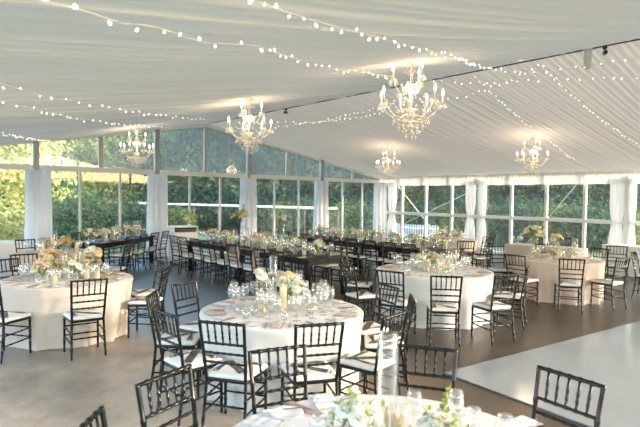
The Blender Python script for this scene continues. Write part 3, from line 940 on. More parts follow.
# ------------------------------------------------------------------ long black tables
def farm_table(name, c, L, W, rz, label):
    o = thing('farm_table', label, 'table', (c[0], c[1], 0), rz, 'long black tables')
    part('tabletop', MB().bbox((0, 0, .732), W, L, .036, .006), M['table'], o)
    part('apron', MB().bbox((0, L / 2 - .10, .67), W - .16, .025, .09).bbox((0, -L / 2 + .10, .67), W - .16, .025, .09).bbox((W / 2 - .08, 0, .67), .025, L - .2, .09).bbox((-W / 2 + .08, 0, .67), .025, L - .2, .09), M['table'], o)
    for sx in (-1, 1):
        for sy in (-1, 1):
            part('leg', MB().bbox((sx * (W / 2 - .08), sy * (L / 2 - .09), .357), .085, .085, .714, .006), M['table'], o)
    return o
X6, Y6, W6 = 6.05, 7.42, 1.06
farm_table('t6', (X6 + W6 / 2, Y6 + 1.22), 2.42, W6, 0, 'black wooden table, front half of the long row before the lectern')
farm_table('t6', (X6 + W6 / 2, Y6 + 3.66), 2.42, W6, 0, 'black wooden table, back half of the long row before the lectern')
X7, Y7 = 9.22, 6.98
farm_table('t7', (X7 + W6 / 2, Y7 + 1.22), 2.42, W6, 0, 'black wooden table, front half of the row facing the side windows')
farm_table('t7', (X7 + W6 / 2, Y7 + 3.66), 2.42, W6, 0, 'black wooden table, back half of the row facing the side windows')
D8 = Vector((.763, .647, 0)); N8 = Vector((-.647, .763, 0))
P8 = Vector((4.07, 13.15, 0)) - D8 * .9
L8 = 2.6
P8 = Vector((4.07, 12.45, 0))
c8 = P8 + D8 * (L8 / 2) + N8 * .42
farm_table('t8', c8, L8, .84, math.atan2(-D8.x, D8.y), 'black wooden table set at an angle in front of the gable beside the lectern')

def lay_long(c, rz, L, W, nm, pal, nseat, nfl, ncand, dens=2, ntap=4, pre=()):
    ax = Vector((-math.sin(rz), math.cos(rz), 0)); nx = Vector((math.cos(rz), math.sin(rz), 0))
    C = Vector((c[0], c[1], 0))
    def pt(u, v): q = C + ax * u + nx * v; return (q.x, q.y, ZT - .003)
    taken = list(pre)
    for i in range(nfl):
        u = -L / 2 + L * (i + .5) / nfl + rng.uniform(-.06, .06); q = pt(u, rng.uniform(-.05, .05))
        if any((q[0] - t[0]) ** 2 + (q[1] - t[1]) ** 2 < .22 ** 2 for t in pre): continue
        taken.append((q[0], q[1], .15))
        flowers(q, pal, '%s low vase of %s roses from the front on %s' % (ORD[i], ' and '.join(pal[:2]), nm), 'flowers on ' + nm, 9, .115, sc=1.2)
    def place(k, umax, vmax, g, fn, tries=500):
        n = 0
        for _ in range(tries):
            if n >= k: break
            q = pt(rng.uniform(-umax, umax), rng.uniform(-vmax, vmax))
            if all((q[0] - t[0]) ** 2 + (q[1] - t[1]) ** 2 > (g + t[2]) ** 2 for t in taken):
                taken.append((q[0], q[1], g)); fn(q); n += 1
    place(ncand, L / 2 - .1, .2, .055, lambda q: pillar_candle(q, 'ivory pillar candle in a glass cylinder along ' + nm, 'pillar candles on ' + nm, rng.choice((1.0, 1.3, 1.6))))
    place(ntap, L / 2 - .1, .2, .055, lambda q: taper_candle(q, 'slim taper candle in a tall glass chimney along ' + nm, 'taper candles on ' + nm, rng.choice((1.8, 2.2))))
    for s in (-1, 1):
        for i in range(nseat):
            u = -L / 2 + L * (i + .5) / nseat
            q = pt(u, s * (W / 2 - .13))
            simple('napkin', TW['nap_tan'], q, rz + PI / 2, 'folded tan napkin laid at a place on ' + nm, 'napkin', 'napkins on ' + nm, .85)
            for k in range(dens):
                q = pt(u + .14 - .12 * k + rng.uniform(-.02, .02), s * (W / 2 - .29 - .05 * (k % 2)))
                if all((q[0] - t[0]) ** 2 + (q[1] - t[1]) ** 2 > (.04 + t[2]) ** 2 for t in taken):
                    taken.append((q[0], q[1], .04))
                    wine(q, rng.uniform(1.0, 1.22), 'clear stemmed wine glass on ' + nm, 'wine glasses on ' + nm)
lay_long((X6 + W6 / 2, Y6 + 2.44), 0, 4.8, W6, 'the lectern-side long table', ['cream', 'peach', 'white'], 8, 7, 22, 3, 12, [(6.45, 10.42, .09), (6.75, 9.12, .08)])
lay_long((X7 + W6 / 2, Y7 + 2.44), 0, 4.8, W6, 'the window-side long table', ['white', 'cream'], 8, 7, 18, 3, 10)
lay_long(c8, math.atan2(-D8.x, D8.y), L8, .84, 'the angled black table', ['white', 'peach', 'cream'], 4, 5, 4, 2, 4)
# tall arrangements on the long table
flowers((6.45, 10.42, ZT - .003), ['white', 'cream'], 'tall black vase of white flowers and greenery on the long table', None, 16, .19, 'tall_vase', 1.0, .16, 1.0)
flowers((6.75, 9.12, ZT - .003), ['white'], 'tall slender glass vase of loose white flowers on the long table', None, 9, .12, 'tall_glass', 1.0, .15, .9)
# peach runner hung over the side of the long table
def runner(y, w, label):
    P = []
    for i in range(9):
        yy = y - w / 2 + w * i / 8
        wv = .006 * math.sin(i * 2.1)
        P.append([(X6 + .17, yy, .7515), (X6 + .0, yy, .7525), (X6 - .008, yy, .742), (X6 - .012 - abs(wv), yy, .6), (X6 - .014 + wv, yy, .45), (X6 - .014 - wv, yy, .30)])
    tag(part('table_runner', MB().grid(P), M['peach_linen']), label, 'table runner', 'runners on the long table')
runner(9.95, .42, 'peach linen runner hanging off the lectern side of the long table, farther of two')
runner(9.10, .26, 'narrow peach linen runner hanging off the lectern side of the long table, nearer of two')

# ------------------------------------------------------------------ clothed buffets
q = at(504, 244, .75)
rect_cloth(12.38, 7.24, 13.05, 4.9 + .55, 'beige_linen', 'beige floor-length cloth on the buffet with the big white bouquet', 0, 21)
q2 = at(600, 244.6, .75)
rect_cloth(14.5, 5.70, 15.2, 3.6, 'linen', 'plain white floor-length cloth on the bare buffet below the side window', 0, 22)
rect_cloth(.7, 13.6, 2.75, 14.45, 'linen', 'white cloth on the serving table under the sunlit gable window', 0, 23)
flowers((12.7, 6.62, ZT), ['white', 'cream'], 'big white bouquet standing on the beige-clothed buffet', None, 16, .20, 'vase', 1.5, .2, .8)
flowers((12.68, 6.05, ZT), ['white', 'cream'], 'second white bouquet on the beige-clothed buffet', None, 9, .13, 'vase', 1.2, .14, .9)
for k in range(6): wine((12.52 + .09 * (k % 2), 7.1 - .12 * k, ZT), 1, 'clear wine glass on the beige-clothed buffet', 'wine glasses on the beige buffet') if k < 3 else None
# ------------------------------------------------------------------ lectern and plinth
lt = thing('lectern', 'white wheeled lectern with a dark recess by the gable window', 'lectern', (6.62, 13.62, 0), math.radians(-8))
part('body', MB().bbox((0, 0, .47), .66, .5, .80, .01), M['white_paint'], lt)
part('top_board', MB().bbox((0, .0, 1.02), .70, .54, .03, .006), M['white_paint'], lt)
part('side_panel', MB().bbox((-.32, 0, .94), .025, .5, .13, .004), M['white_paint'], lt)
part('side_panel', MB().bbox((.32, 0, .94), .025, .5, .13, .004), M['white_paint'], lt)
part('shelf_equipment', MB().bbox((0, -.02, .925), .56, .42, .10, .01), M['black_metal'], lt)['label'] = 'black audio deck in the recess'
for sx in (-1, 1):
    for sy in (-1, 1):
        part('caster', MB().lathe([(.001, 0), (.03, .0), (.035, .03), (.02, .06), (.015, .075)], 12, (sx * .27, sy * .19, 0)), M['black_metal'], lt)
flowers((6.80, 13.62, 1.0355), ['cream', 'white'], 'loose white flowers and greenery on top of the lectern', None, 10, .16, 'bud_vase', 1.0, .14, 1.3)
pl = thing('plinth', 'small white plinth standing beyond the far end of the long table', 'plinth', (7.25, 12.95, 0), .3)
part('plinth_body', MB().bbox((0, 0, .36), .26, .26, .72, .006), M['white_paint'], pl)
part('plinth_top', MB().bbox((0, 0, .735), .30, .30, .03, .006), M['white_paint'], pl)

# ------------------------------------------------------------------ place the chairs
def ch_round(px, py, T, label, group, face=None):
    P = at(px, py, .915)
    c = Vector((T[0][0], T[0][1], 0))
    f = (c - Vector((P.x, P.y, 0))) if face is None else face
    return chair_at(P, f, label, group, T)
g1 = 'chairs round the middle front table'
B = 'black ivory-cushioned chair '
ch_round(222, 322, T1, B + 'backing the camera, lectern side of the middle front table', g1)
ch_round(319, 323, T1, B + 'backing the camera, dance floor side of the middle front table', g1)
ch_round(153, 293, T1, B + 'seen edge-on beside the concrete, second of two, middle front table', g1)
ch_round(165, 312, T1, B + 'seen edge-on beside the concrete, first of two, middle front table', g1)
ch_round(190, 283, T1, B + 'turned toward us behind the edge-on pair, middle front table', g1)
ch_round(409, 297, T1, B + 'edge-on beyond the tall chimney, taller-seeming back, middle front table', g1)
ch_round(396, 314, T1, B + 'in dappled sun just past the tall chimney, middle front table', g1)
ch_round(376, 286, T1, B + 'facing us on the window side, middle front table', g1)
g0 = 'chairs round the table at the camera'
ch_round(281, 350, T0, B + 'facing the camera across the cut-off table, before the plate', g0)
ch_round(425, 349, T0, B + 'facing the camera just behind the blossom spike', g0)
ch_round(567, 375.5, T0, B + 'standing alone at the edge of the dance floor', g0)
ch_round(165, 373.5, T0, B + 'on bare concrete, its slatted back cut by the bottom edge', g0)
ch_round(84, 424, T0, B + 'of which only one top corner shows above the concrete', g0)
g2 = 'chairs round the beige table'
ch_round(-4, 279, T2, B + 'cut by the picture edge, before the beige table', g2)
ch_round(87, 278, T2, B + 'with its whole back shown before the beige table', g2)
ch_round(156, 267, T2, B + 'seen from the side at the beige table, nearer of two', g2)
ch_round(151, 261, T2, B + 'seen from the side at the beige table, farther of two', g2)
ch_round(24, 254, T2, B + 'facing us behind the beige table, taller of two backs', g2)
ch_round(5, 259, T2, B + 'facing us behind the beige table, lower of two backs', g2)
g3 = 'chairs round the table by the dance floor corner'
ch_round(390, 271, T3, B + 'backing us before the ivory-clothed table, tucked behind a dappled chair', g3)
ch_round(446.5, 276, T3, B + 'backing us squarely in the middle before the ivory-clothed table', g3)
ch_round(507, 274.5, T3, B + 'angled on the dance floor side of the ivory-clothed table, nearer', g3)
ch_round(529, 266, T3, B + 'edge-on on the dance floor side of the ivory-clothed table, farther', g3)
ch_round(344, 256, T3, B + 'edge-on between the long table and the ivory-clothed table, farther', g3)
ch_round(347, 265, T3, B + 'edge-on between the long table and the ivory-clothed table, nearer', g3)
g4 = 'chairs round the peach-toned table'
ch_round(572, 259, T4, B + 'with its full back shown before the peach-toned table', g4)
ch_round(618, 257, T4, B + 'seen at an angle past the peach-toned table, beside the sunny floor', g4)
ch_round(515, 255, T4, B + 'with its full back shown between the ivory and peach-toned tables', g4)
ch_round(586, 249, T4, B + 'facing us behind the peach-toned table, against the windows', g4)
ch_round(545, 244, T4, B + 'facing us behind the flowers of the peach-toned table', g4)
g5 = 'chairs standing along the side windows'
chair_at(at(617, 246, .915), (1, .3), B + 'in front of the plain white buffet', g5)
chair_at(at(634, 251, .915), (.1, -1), B + 'edge-on at the far end of the sunny floor streak', g5)
chair_at(at(495, 246, .915), (-.6, -.8), B + 'facing us beside the beige buffet corner', g5)
chair_at(at(490, 239, .915), (-.9, .5), B + 'edge-on between the round table and the beige buffet', g5)
chair_at(at(567, 238, .915), (-.9, .2), B + 'behind the bouquets of the beige buffet', g5)
chair_at(at(324, 228, .915), (-.3, -1), B + 'standing alone in front of the bright gable curtain', g5)
g11 = 'chairs round the table by the side-wall column'
ch_round(430, 235, T11, B + 'facing us behind the round table near the side-wall column', g11) if False else None
ch_round(466, 241, T11, B + 'backing us before the round table near the side-wall column', g11)
ch_round(472, 235, T11, B + 'at the column side of the round table, nearer the column', g11)
ch_round(478, 233.5, T11, B + 'right under the tied-back curtain of the middle column', g11).__setitem__('label', B + 'just under the tied-back curtain of the middle column')
ch_round(377, 229, T11, B + 'far off before the corner curtain', g11, Vector((-.2, -1, 0))) if False else None
g6 = 'chairs along the long black table before the lectern'
for i in range(9):
    chair_at((X6 - .50 + rng.uniform(-.03, .02), Y6 + .30 + .525 * i), (1, rng.uniform(-.05, .05)), B + ORD[i] + ' from the front, lectern side of the long table row', g6)
for i in range(8):
    chair_at((X6 + W6 + .50 + rng.uniform(-.02, .03), Y6 + .42 + .56 * i), (-1, rng.uniform(-.05, .05)), B + ORD[i] + ' from the front, window side of the long table row', g6)
g7 = 'chairs along the long black table facing the side windows'
for i in range(8):
    chair_at((X7 - .50 + rng.uniform(-.03, .02), Y7 + .36 + .58 * i), (1, rng.uniform(-.06, .06)), B + ORD[i] + ' from the front, inner side of the window-facing row', g7)
for i in range(5):
    chair_at((X7 + W6 + .50, Y7 + 1.05 + .72 * i), (-1, rng.uniform(-.06, .06)), B + ORD[i] + ' from the front, outer side of the window-facing row', g7)
g8 = 'chairs along the angled black table'
for i in range(4):
    q = P8 + D8 * (.38 + .6 * i) - N8 * .50
    chair_at(q, N8 + D8 * rng.uniform(-.08, .08), B + ORD[i] + ' from the front, lectern side of the angled table', g8)
for i in range(4):
    q = P8 + D8 * (.38 + .6 * i) + N8 * 1.34
    chair_at(q, -N8, B + ORD[i] + ' from the front, gable side of the angled table', g8)
g9 = 'chairs round the peach table'
for px, py, lab in ((128, 245, 'edge-on at the lectern side of the peach round table'), (25, 239.5, 'facing us behind the peach round table')):
    ch_round(px, py, T9, B + lab, g9)

# ------------------------------------------------------------------ chandeliers
drop_me = MB().lathe([(.0005, 0), (.006, -.010), (.0075, -.02), (.0005, -.042)], 6, cap=False).mesh('crystal_drop', M['crystal'])
bead_me = MB().lathe([(.0005, .012), (.011, .004), (.011, -.004), (.0005, -.012)], 8, cap=False).mesh('crystal_bead', M['crystal'])
bob_me = MB().lathe([(.004, .0), (.03, .006), (.040, .014), (.037, .014), (.004, .005)], 14, cap=False).mesh('bobeche', M['crystal'])
cand_me = MB().lathe([(.001, 0), (.010, 0), (.009, .07), (.001, .07)], 10, cap=False).mesh('candle_sleeve', M['ivory_handle'])
flame_me = MB().lathe([(.001, 0), (.011, .01), (.0155, .028), (.010, .052), (.001, .072)], 10, cap=False).mesh('bulb', M['bulb'])
def s_arm(rad, up):
    mb = MB(); pts = []
    for i in range(11):
        t = i / 10
        pts.append((.02 + (rad - .02) * t, 0, -.085 * math.sin(PI * t * 1.05) * (1 - .2 * t) + up * t * t))
    mb.tube(pts, [.0055] * 11, 7)
    return mb.mesh('arm', M['crystal'])
arm_lo = s_arm(.35, .06); arm_up = s_arm(.20, .05)
col_me = MB().lathe([(.001, -.30), (.02, -.29), (.034, -.255), (.012, -.22), (.045, -.17), (.05, -.13), (.014, -.09), (.022, .0), (.012, .05), (.035, .10), (.012, .15), (.02, .22), (.012, .28), (.03, .33), (.006, .37), (.004, .40)], 14, cap=False).mesh('column', M['crystal'])
dish_me = MB().lathe([(.012, .0), (.06, .012), (.085, .03), (.08, .03), (.012, .006)], 18, cap=False).mesh('dish', M['crystal'])
def chand(p, ceilz, label):
    o = thing('chandelier', label, 'chandelier', p, rng.uniform(0, 6), 'crystal chandeliers under the tent ceiling'); o.scale = (1, 1, 1.2)
    inst('column', col_me, o)
    inst('stem', MB().tube([(0, 0, -.05), (0, 0, .40)], .006, 6).mesh('stem', M['gold']), o)
    L = (ceilz - p[2]) / 1.2
    ch = MB()
    z = .40
    k = 0
    while z < L - .02:
        ch.tube([(.007 * math.cos(t) * (1 - k % 2), .007 * math.cos(t) * (k % 2), z + .014 + .016 * math.sin(t)) for t in [2 * PI * i / 8 for i in range(9)]], .0022, 4, False)
        z += .026; k += 1
    part('chain', ch, M['gold'], o)
    for z, s in ((-.13, 1.0), (.10, .75), (.33, .55)): inst('dish', dish_me, o, (0, 0, z), (0, 0, 0), s)
    def tier(n, me, rad, z, off, tip):
        for k in range(n):
            a = 2 * PI * k / n + off
            arm = inst('arm', me, o, (0, 0, z), (0, 0, a))
            inst('bobeche', bob_me, arm, (rad, 0, tip)); inst('candle_sleeve', cand_me, arm, (rad, 0, tip + .008)); inst('bulb', flame_me, arm, (rad, 0, tip + .078))
            for j in range(6):
                b = 2 * PI * j / 6
                inst('crystal_drop', drop_me, arm, (rad + .040 * math.cos(b), .040 * math.sin(b), tip + .010), (0, 0, 0), 1.35)
    tier(7, arm_lo, .35, -.12, 0, .06)
    tier(3, arm_up, .20, .10, .39, .06)
    # garlands of beads from crown to arms, drops under the bowls
    for k in range(8):
        a = 2 * PI * k / 8
        for j in range(6):
            t = (j + .5) / 6
            r = .05 + .27 * t; z = .30 - .38 * t - .12 * math.sin(PI * t)
            inst('crystal_bead', bead_me, o, (r * math.cos(a), r * math.sin(a), z), (0, 0, 0), .8)
    for ring, (n, r, z) in enumerate(((16, .20, -.19), (12, .15, -.235), (9, .10, -.28), (5, .05, -.33), (10, .09, .12), (9, .075, .34), (7, .05, .37))):
        for k in range(n):
            a = 2 * PI * k / n + ring * .3
            inst('crystal_drop', drop_me, o, (r * math.cos(a), r * math.sin(a), z), (0, 0, 0), 1.6)
    hoop = MB(); crown = MB()
    for r, z in ((.20, -.19), (.15, -.235), (.10, -.28), (.05, -.33), (.075, .34)):
        (hoop if z < 0 else crown).tube([(r * math.cos(2 * PI * i / 24), r * math.sin(2 * PI * i / 24), z) for i in range(25)], .003, 5, False)
        for k in range(3 if z < 0 else 0):
            a = 2 * PI * k / 3
            hoop.tube([(.0, .0, z + .10), (r * math.cos(a), r * math.sin(a), z)], .002, 4, False)
    part('wire_basket', hoop, M['gold'], o); part('crown_hoop', crown, M['gold'], o)
    l = bpy.data.lights.new('chandelier_light', 'POINT'); l.energy = CH_W; l.color = (1, .74, .48); l.shadow_soft_size = .22
    lo = bpy.data.objects.new('chandelier_light', l); COL.objects.link(lo); lo.parent = o; lo.location = (0, 0, .05)
    return o
CH_W = 22.0
for px, py, z0, lab in ((411, 98, None, 'largest-seeming crystal chandelier with lit candle bulbs, high over the middle front table'),
                        (249, 125, None, 'crystal chandelier with lit bulbs in front of the gable peak'),
                        (137, 148, None, 'faint crystal chandelier hanging before the gable upper window'),
                        (388, 164, None, 'small crystal chandelier above the tent corner'),
                        (533, 156, None, 'small crystal chandelier over the peach-toned table')):
    x = 4.6 if px < 480 and px != 388 else 11.8
    q = onplane(px, py, (1, 0, 0), x)
    chand((q.x, q.y, q.z), ceil_z(x) - .05, lab)

# ------------------------------------------------------------------ string lights
fairy_me = MB().lathe([(.0006, -.017), (.008, -.011), (.0105, -.002), (.006, .008), (.003, .013), (.0006, .014)], 8, cap=False).mesh('bulb', M['fairy'])
def strand_pt(px, py, z0, off, side=0):
    if side: return onplane(px, py, (side * SL, 0, 1), ZR + side * SL * XM - off)
    q = at(px, py, z0)
    r = (q - EYE).length
    if q.z > ceil_z(q.x) - off or q.y > YF - .1 or (q - EYE).dot(F0) < 0:
        for s_ in (-1, 1):
            n = (s_ * SL, 0, 1); c = ZR + s_ * SL * XM - off
            w = onplane(px, py, n, c)
            if (w.x - XM) * s_ >= -.3: q = w; break
    return q
def strand(pix, label, z0=3.75, off=.12, step=.24, side=0):
    P = [strand_pt(px, py, z0, off, side) for px, py in pix]
    # smooth resampling
    pts = []
    n = len(P)
    for i in range(n - 1):
        a, b = P[max(i - 1, 0)], P[i]; c, d = P[i + 1], P[min(i + 2, n - 1)]
        for k in range(8):
            t = k / 8
            pts.append(.5 * ((2 * b) + (c - a) * t + (2 * a - 5 * b + 4 * c - d) * t * t + (3 * b - a - 3 * c + d) * t ** 3))
    pts.append(P[-1])
    base = pts[0]
    o = thing('string_light', label, 'string light', base, 0, 'strings of fairy lights under the ceiling')
    L = [p_ - base for p_ in pts]
    part('wire', MB().tube(L, .0035, 5), M['wire'], o)
    acc = step * .5
    nb = 0
    for a, b in zip(L[:-1], L[1:]):
        d = (b - a).length
        while acc < d and nb < 95:
            q = a.lerp(b, acc / d)
            inst('bulb', fairy_me, o, (q.x + rng.uniform(-.015, .015), q.y + rng.uniform(-.015, .015), q.z + rng.uniform(-.03, .015)), (rng.uniform(-.9, .9), rng.uniform(-.9, .9), 0), rng.uniform(.55, .85))
            nb += 1
            acc += step * rng.uniform(.6, 1.35)
        acc -= d
strand([(28, -2), (78, 9), (120, 22), (159, 28), (204, 42), (255, 46), (290, 57), (340, 69), (396, 77)], 'string of fairy lights sweeping from the top edge to the largest chandelier', 3.6, .22, .17)
strand([(243, -3), (293, 14), (337, 27), (377, 37), (425, 50), (455, 57), (473, 64), (500, 70), (535, 73), (560, 70), (585, 66), (645, 58)], 'string of fairy lights crossing over the largest chandelier to the ridge', 3.55, .22, .15)
strand([(-5, 82), (50, 97), (100, 105), (150, 114), (210, 120)], 'string of fairy lights low on the ceiling, upper of three before the gable', 3.9, .2, .3)
strand([(-5, 100), (35, 109), (75, 118), (125, 124), (170, 127)], 'string of fairy lights low on the ceiling, middle of three before the gable', 3.9, .2, .3)
strand([(-5, 131), (20, 137), (50, 141)], 'short string of fairy lights at the eave, lowest of three before the gable', 3.9, .18, .2)
strand([(262, 122), (320, 122), (350, 118), (384, 112)], 'string of fairy lights linking the two big chandeliers, upper', 3.6, .1, .15)
strand([(268, 128), (330, 119), (375, 108), (420, 104), (455, 98), (500, 84), (540, 63)], 'string of fairy lights linking the two big chandeliers and rising to the ridge', 3.75, .1, .2)
strand([(418, 80), (470, 82), (510, 81), (560, 79), (645, 77)], 'level string of fairy lights below the ridge', 3.7, .12, .18)
strand([(474, 75), (490, 91), (533, 129), (575, 160)], 'string of fairy lights running down the window-side ceiling, inner', 4.0, .17, .2, 1)
strand([(541, 62), (560, 84), (600, 118), (645, 150)], 'string of fairy lights running down the window-side ceiling, outer', 4.0, .17, .2, 1)

# ------------------------------------------------------------------ ridge fixtures
def clamp(px, label):
    q = onplane(px, 128 - .0 + (px - 206) * -.2107, (1, 0, 0), XM)
    o = thing('clamp_spotlight', label, 'spotlight', (XM, q.y, ZR - .03), .5, 'black spotlights on the ridge')
    part('clamp', MB().bbox((0, 0, -.02), .05, .06, .05, .006), M['black_metal'], o)
    part('arm', MB().tube([(0, 0, -.03), (0, 0, -.1)], .01, 6), M['black_metal'], o)
    part('lamp_head', MB().tube([(-.10, 0, -.11), (-.04, 0, -.105), (.05, 0, -.095), (.1, 0, -.09)], [.03, .035, .03, .018], 10), M['black_metal'], o)
    return q
qa = clamp(605, 'black clamp spotlight on the ridge beside the white hanging can')
clamp(286, 'small black clamp spotlight on the ridge near the gable')
q = onplane(588, 50, (1, 0, 0), XM)
o = thing('hanging_can_light', 'white cylindrical can light hanging from the ridge', 'light fixture', (XM, q.y, ZR - .03))
part('canopy', MB().lathe([(.001, 0), (.07, 0), (.07, -.02), (.001, -.02)], 16, cap=False), M['white_paint'], o)
part('can', MB().lathe([(.001, -.02), (.05, -.02), (.055, -.05), (.055, -.28), (.045, -.28), (.04, -.2), (.001, -.2)], 18, cap=False), M['white_paint'], o)

# ------------------------------------------------------------------ outside
def crown_mesh(seed, h, w, n, mk, base=.15, leaf=(.10, .19)):
    r = random.Random(seed); mb = MB()
    blobs = []
    for i in range(22):
        t = base + (.92 - base) * (i + r.random()) / 22; a = r.uniform(0, 2 * PI)
        wr = w * max(.05, math.sin(PI * (.24 + .71 * t))) ** .7
        q = r.uniform(.2, .75) * wr
        blobs.append((Vector((q * math.cos(a), q * math.sin(a), h * t)), r.uniform(.35, .6) * w * (.8 + .4 * (1 - t))))
    for i in range(n):
        c, br = blobs[i % len(blobs)]
        d = Vector((r.gauss(0, 1), r.gauss(0, 1), r.gauss(0, .8))).normalized()
        p_ = c + d * br * r.uniform(.72, 1.05)
        if p_.z < .06: p_.z = r.uniform(.06, .4)
        L = r.uniform(*leaf)
        nn = (d + Vector((r.uniform(-.8, .8), r.uniform(-.8, .8), r.uniform(-.2, .9)))).normalized()
        u = nn.cross(Vector((r.uniform(-1, 1), r.uniform(-1, 1), r.uniform(-1, 1)))).normalized(); v = nn.cross(u)
        mb.add([p_ - u * L, p_ + v * L * .45, p_ + u * L, p_ - v * L * .45], [(0, 1, 2, 3)])
    return mb.mesh('foliage', M[mk])
trunk_me = MB().tube([(0, 0, -.12), (.05, .02, 1.2), (-.05, .1, 3.0), (.1, 0, 5.0)], [.22, .16, .12, .05], 9).mesh('trunk', M['bark'])
strunk_me = MB().tube([(0, 0, -.12), (.02, .02, .4), (0, .04, .9)], [.06, .045, .02], 7).mesh('trunk', M['bark'])
TREES = {
    'tree_dark': [crown_mesh(1, 8.0, 2.6, 7000, 'leaf_dark', .06, (.11, .2)), crown_mesh(2, 7.0, 2.9, 7000, 'leaf_dark', .05, (.11, .2))],
    'tree_mid': [crown_mesh(3, 7.5, 2.6, 7000, 'leaf_mid', .05, (.10, .18)), crown_mesh(4, 6.5, 2.8, 7000, 'leaf_mid', .06, (.1, .18))],
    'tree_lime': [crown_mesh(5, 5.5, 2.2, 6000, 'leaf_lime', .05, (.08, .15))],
    'bush_dark': [crown_mesh(6, 1.7, 1.15, 2600, 'leaf_dark', .1, (.05, .1))],
    'bush_mid': [crown_mesh(7, 1.5, 1.1, 2600, 'leaf_mid', .1, (.05, .1))],
}
KN = {'tree_dark': ('tree', 'dark green leafy tree'), 'tree_mid': ('tree', 'olive green leafy tree'), 'tree_lime': ('tree', 'sunlit yellow-green tree'), 'bush_dark': ('bush', 'low dark green bush'), 'bush_mid': ('bush', 'low mid-green bush')}
def bay(px):
    for lim, t in ((29, 'through the sunlit gable window at the picture edge'), (100, 'through the gable window just past the first curtain'), (156, 'through the gable window up to the second curtain'), (200, 'through the gable window behind the lectern'), (247, 'through the gable window before the third curtain'),
                   (285, 'through the gable window past the third curtain'), (320, 'through the gable window before the fourth curtain'), (382, 'through the gable window beside the tent corner'), (426, 'through the side window next to the tent corner'),
                   (474, 'through the side window before the middle column'), (510, 'through the side window just past the middle column'), (542, 'through the side window over the beige buffet'), (580, 'through the side window over the peach-toned table'), (626, 'through the side window before the last curtain')):
        if px < lim: return t
    return 'through the last side window at the picture edge'
PLANTED = []
def plant(kind, px, d, sc, rz, zsc=1.0):
    if kind == 'tree_dark' and px < 190: sc *= .62
    if kind == 'tree_mid' and px < 190 and d < 40: sc *= .8
    if 85 < px < 385:
        fd = 33 - (px - 92) / 246 * 9.8
        if kind.startswith('tree'): d = max(d, fd + 3.2 * sc + 1)
        elif px > 185: d = fd + 2.2
        else: d = min(d, fd - 2)
    q = polar(px, d, -.1)
    nm, lab = KN[kind]
    if nm == 'bush' : s_ = lab + ' seen ' + bay(px)
    else: s_ = lab + ' seen ' + bay(px)
    o = thing(nm, s_, nm, q, rz)
    PLANTED.append((d, o))
    o.scale = (sc, sc, sc * zsc)
    inst('foliage', rng.choice(TREES[kind]), o)
    inst('trunk', trunk_me if nm == 'tree' else strunk_me, o)
# gable side
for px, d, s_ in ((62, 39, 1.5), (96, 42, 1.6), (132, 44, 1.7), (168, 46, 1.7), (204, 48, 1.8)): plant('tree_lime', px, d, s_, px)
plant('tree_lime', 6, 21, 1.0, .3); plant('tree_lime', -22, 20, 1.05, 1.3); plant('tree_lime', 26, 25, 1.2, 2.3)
for i, (k, px, d, s_) in enumerate([('tree_dark', 58, 24, .85), ('tree_mid', 82, 31, 1.1), ('tree_dark', 104, 28, .9), ('tree_mid', 128, 33, 1.15), ('tree_dark', 142, 27, .8), ('tree_mid', 172, 34, 1.2), ('tree_dark', 184, 30, 1.0),
                                    ('tree_dark', 206, 29, 1.05), ('tree_dark', 230, 32, 1.15), ('tree_dark', 258, 31, 1.1), ('tree_mid', 276, 36, 1.2), ('tree_dark', 296, 32, 1.05), ('tree_dark', 318, 34, 1.15), ('tree_mid', 344, 36, 1.1), ('tree_dark', 366, 34, 1.0),
                                    ('tree_mid', 40, 34, 1.2), ('tree_mid', 215, 42, 1.5), ('tree_dark', 160, 44, 1.5), ('tree_mid', 300, 46, 1.6), ('tree_dark', 100, 44, 1.5)]):
    plant(k, px, d, s_, i * 1.7)
for i, (k, px, d, s_) in enumerate([('bush_dark', 66, 19, 1.0), ('bush_dark', 92, 20, 1.05), ('bush_mid', 112, 21, .9), ('bush_dark', 134, 20.5, 1.0), ('bush_mid', 175, 22.5, .9), ('bush_dark', 196, 22, .95), ('bush_mid', 214, 23, 1.0), ('bush_dark', 231, 22.5, .9),
                                    ('bush_dark', 262, 24, 1.0), ('bush_mid', 284, 25, 1.0), ('bush_dark', 304, 25, 1.0), ('bush_mid', 340, 27, 1.0), ('bush_dark', 360, 27, 1.0)]):
    plant(k, px, d, s_, i * 2.1)
# window side
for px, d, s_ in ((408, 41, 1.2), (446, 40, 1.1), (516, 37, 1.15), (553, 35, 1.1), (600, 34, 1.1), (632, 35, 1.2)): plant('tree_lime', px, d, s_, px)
for i, (k, px, d, s_) in enumerate([('tree_mid', 398, 33, .9), ('tree_dark', 414, 38, 1.1), ('tree_dark', 428, 33, .8), ('tree_mid', 470, 34, 1.1), ('tree_dark', 492, 29, .9), ('tree_mid', 508, 31, 1.0), ('tree_dark', 532, 29, .8),
                                    ('tree_dark', 566, 27, .85), ('tree_mid', 588, 28, .95), ('tree_mid', 622, 28, 1.0), ('tree_dark', 640, 26, .95), ('tree_mid', 662, 27, 1.0),
                                    ('tree_mid', 460, 46, 1.5), ('tree_mid', 540, 42, 1.4), ('tree_dark', 610, 40, 1.4)]):
    plant(k, px, d, s_, i * 1.3)
for i, (k, px, d, s_) in enumerate([('bush_mid', 402, 29, 1.0), ('bush_dark', 424, 28.5, 1.0), ('bush_mid', 444, 28, 1.0), ('bush_mid', 492, 23.5, 1.0), ('bush_dark', 512, 23, 1.05), ('bush_dark', 534, 22.5, 1.0), ('bush_mid', 556, 22, 1.05), ('bush_dark', 578, 21.5, 1.0), ('bush_dark', 598, 21, 1.0), ('bush_mid', 632, 20.5, .95)]):
    plant(k, px, d, s_, i * 1.9)
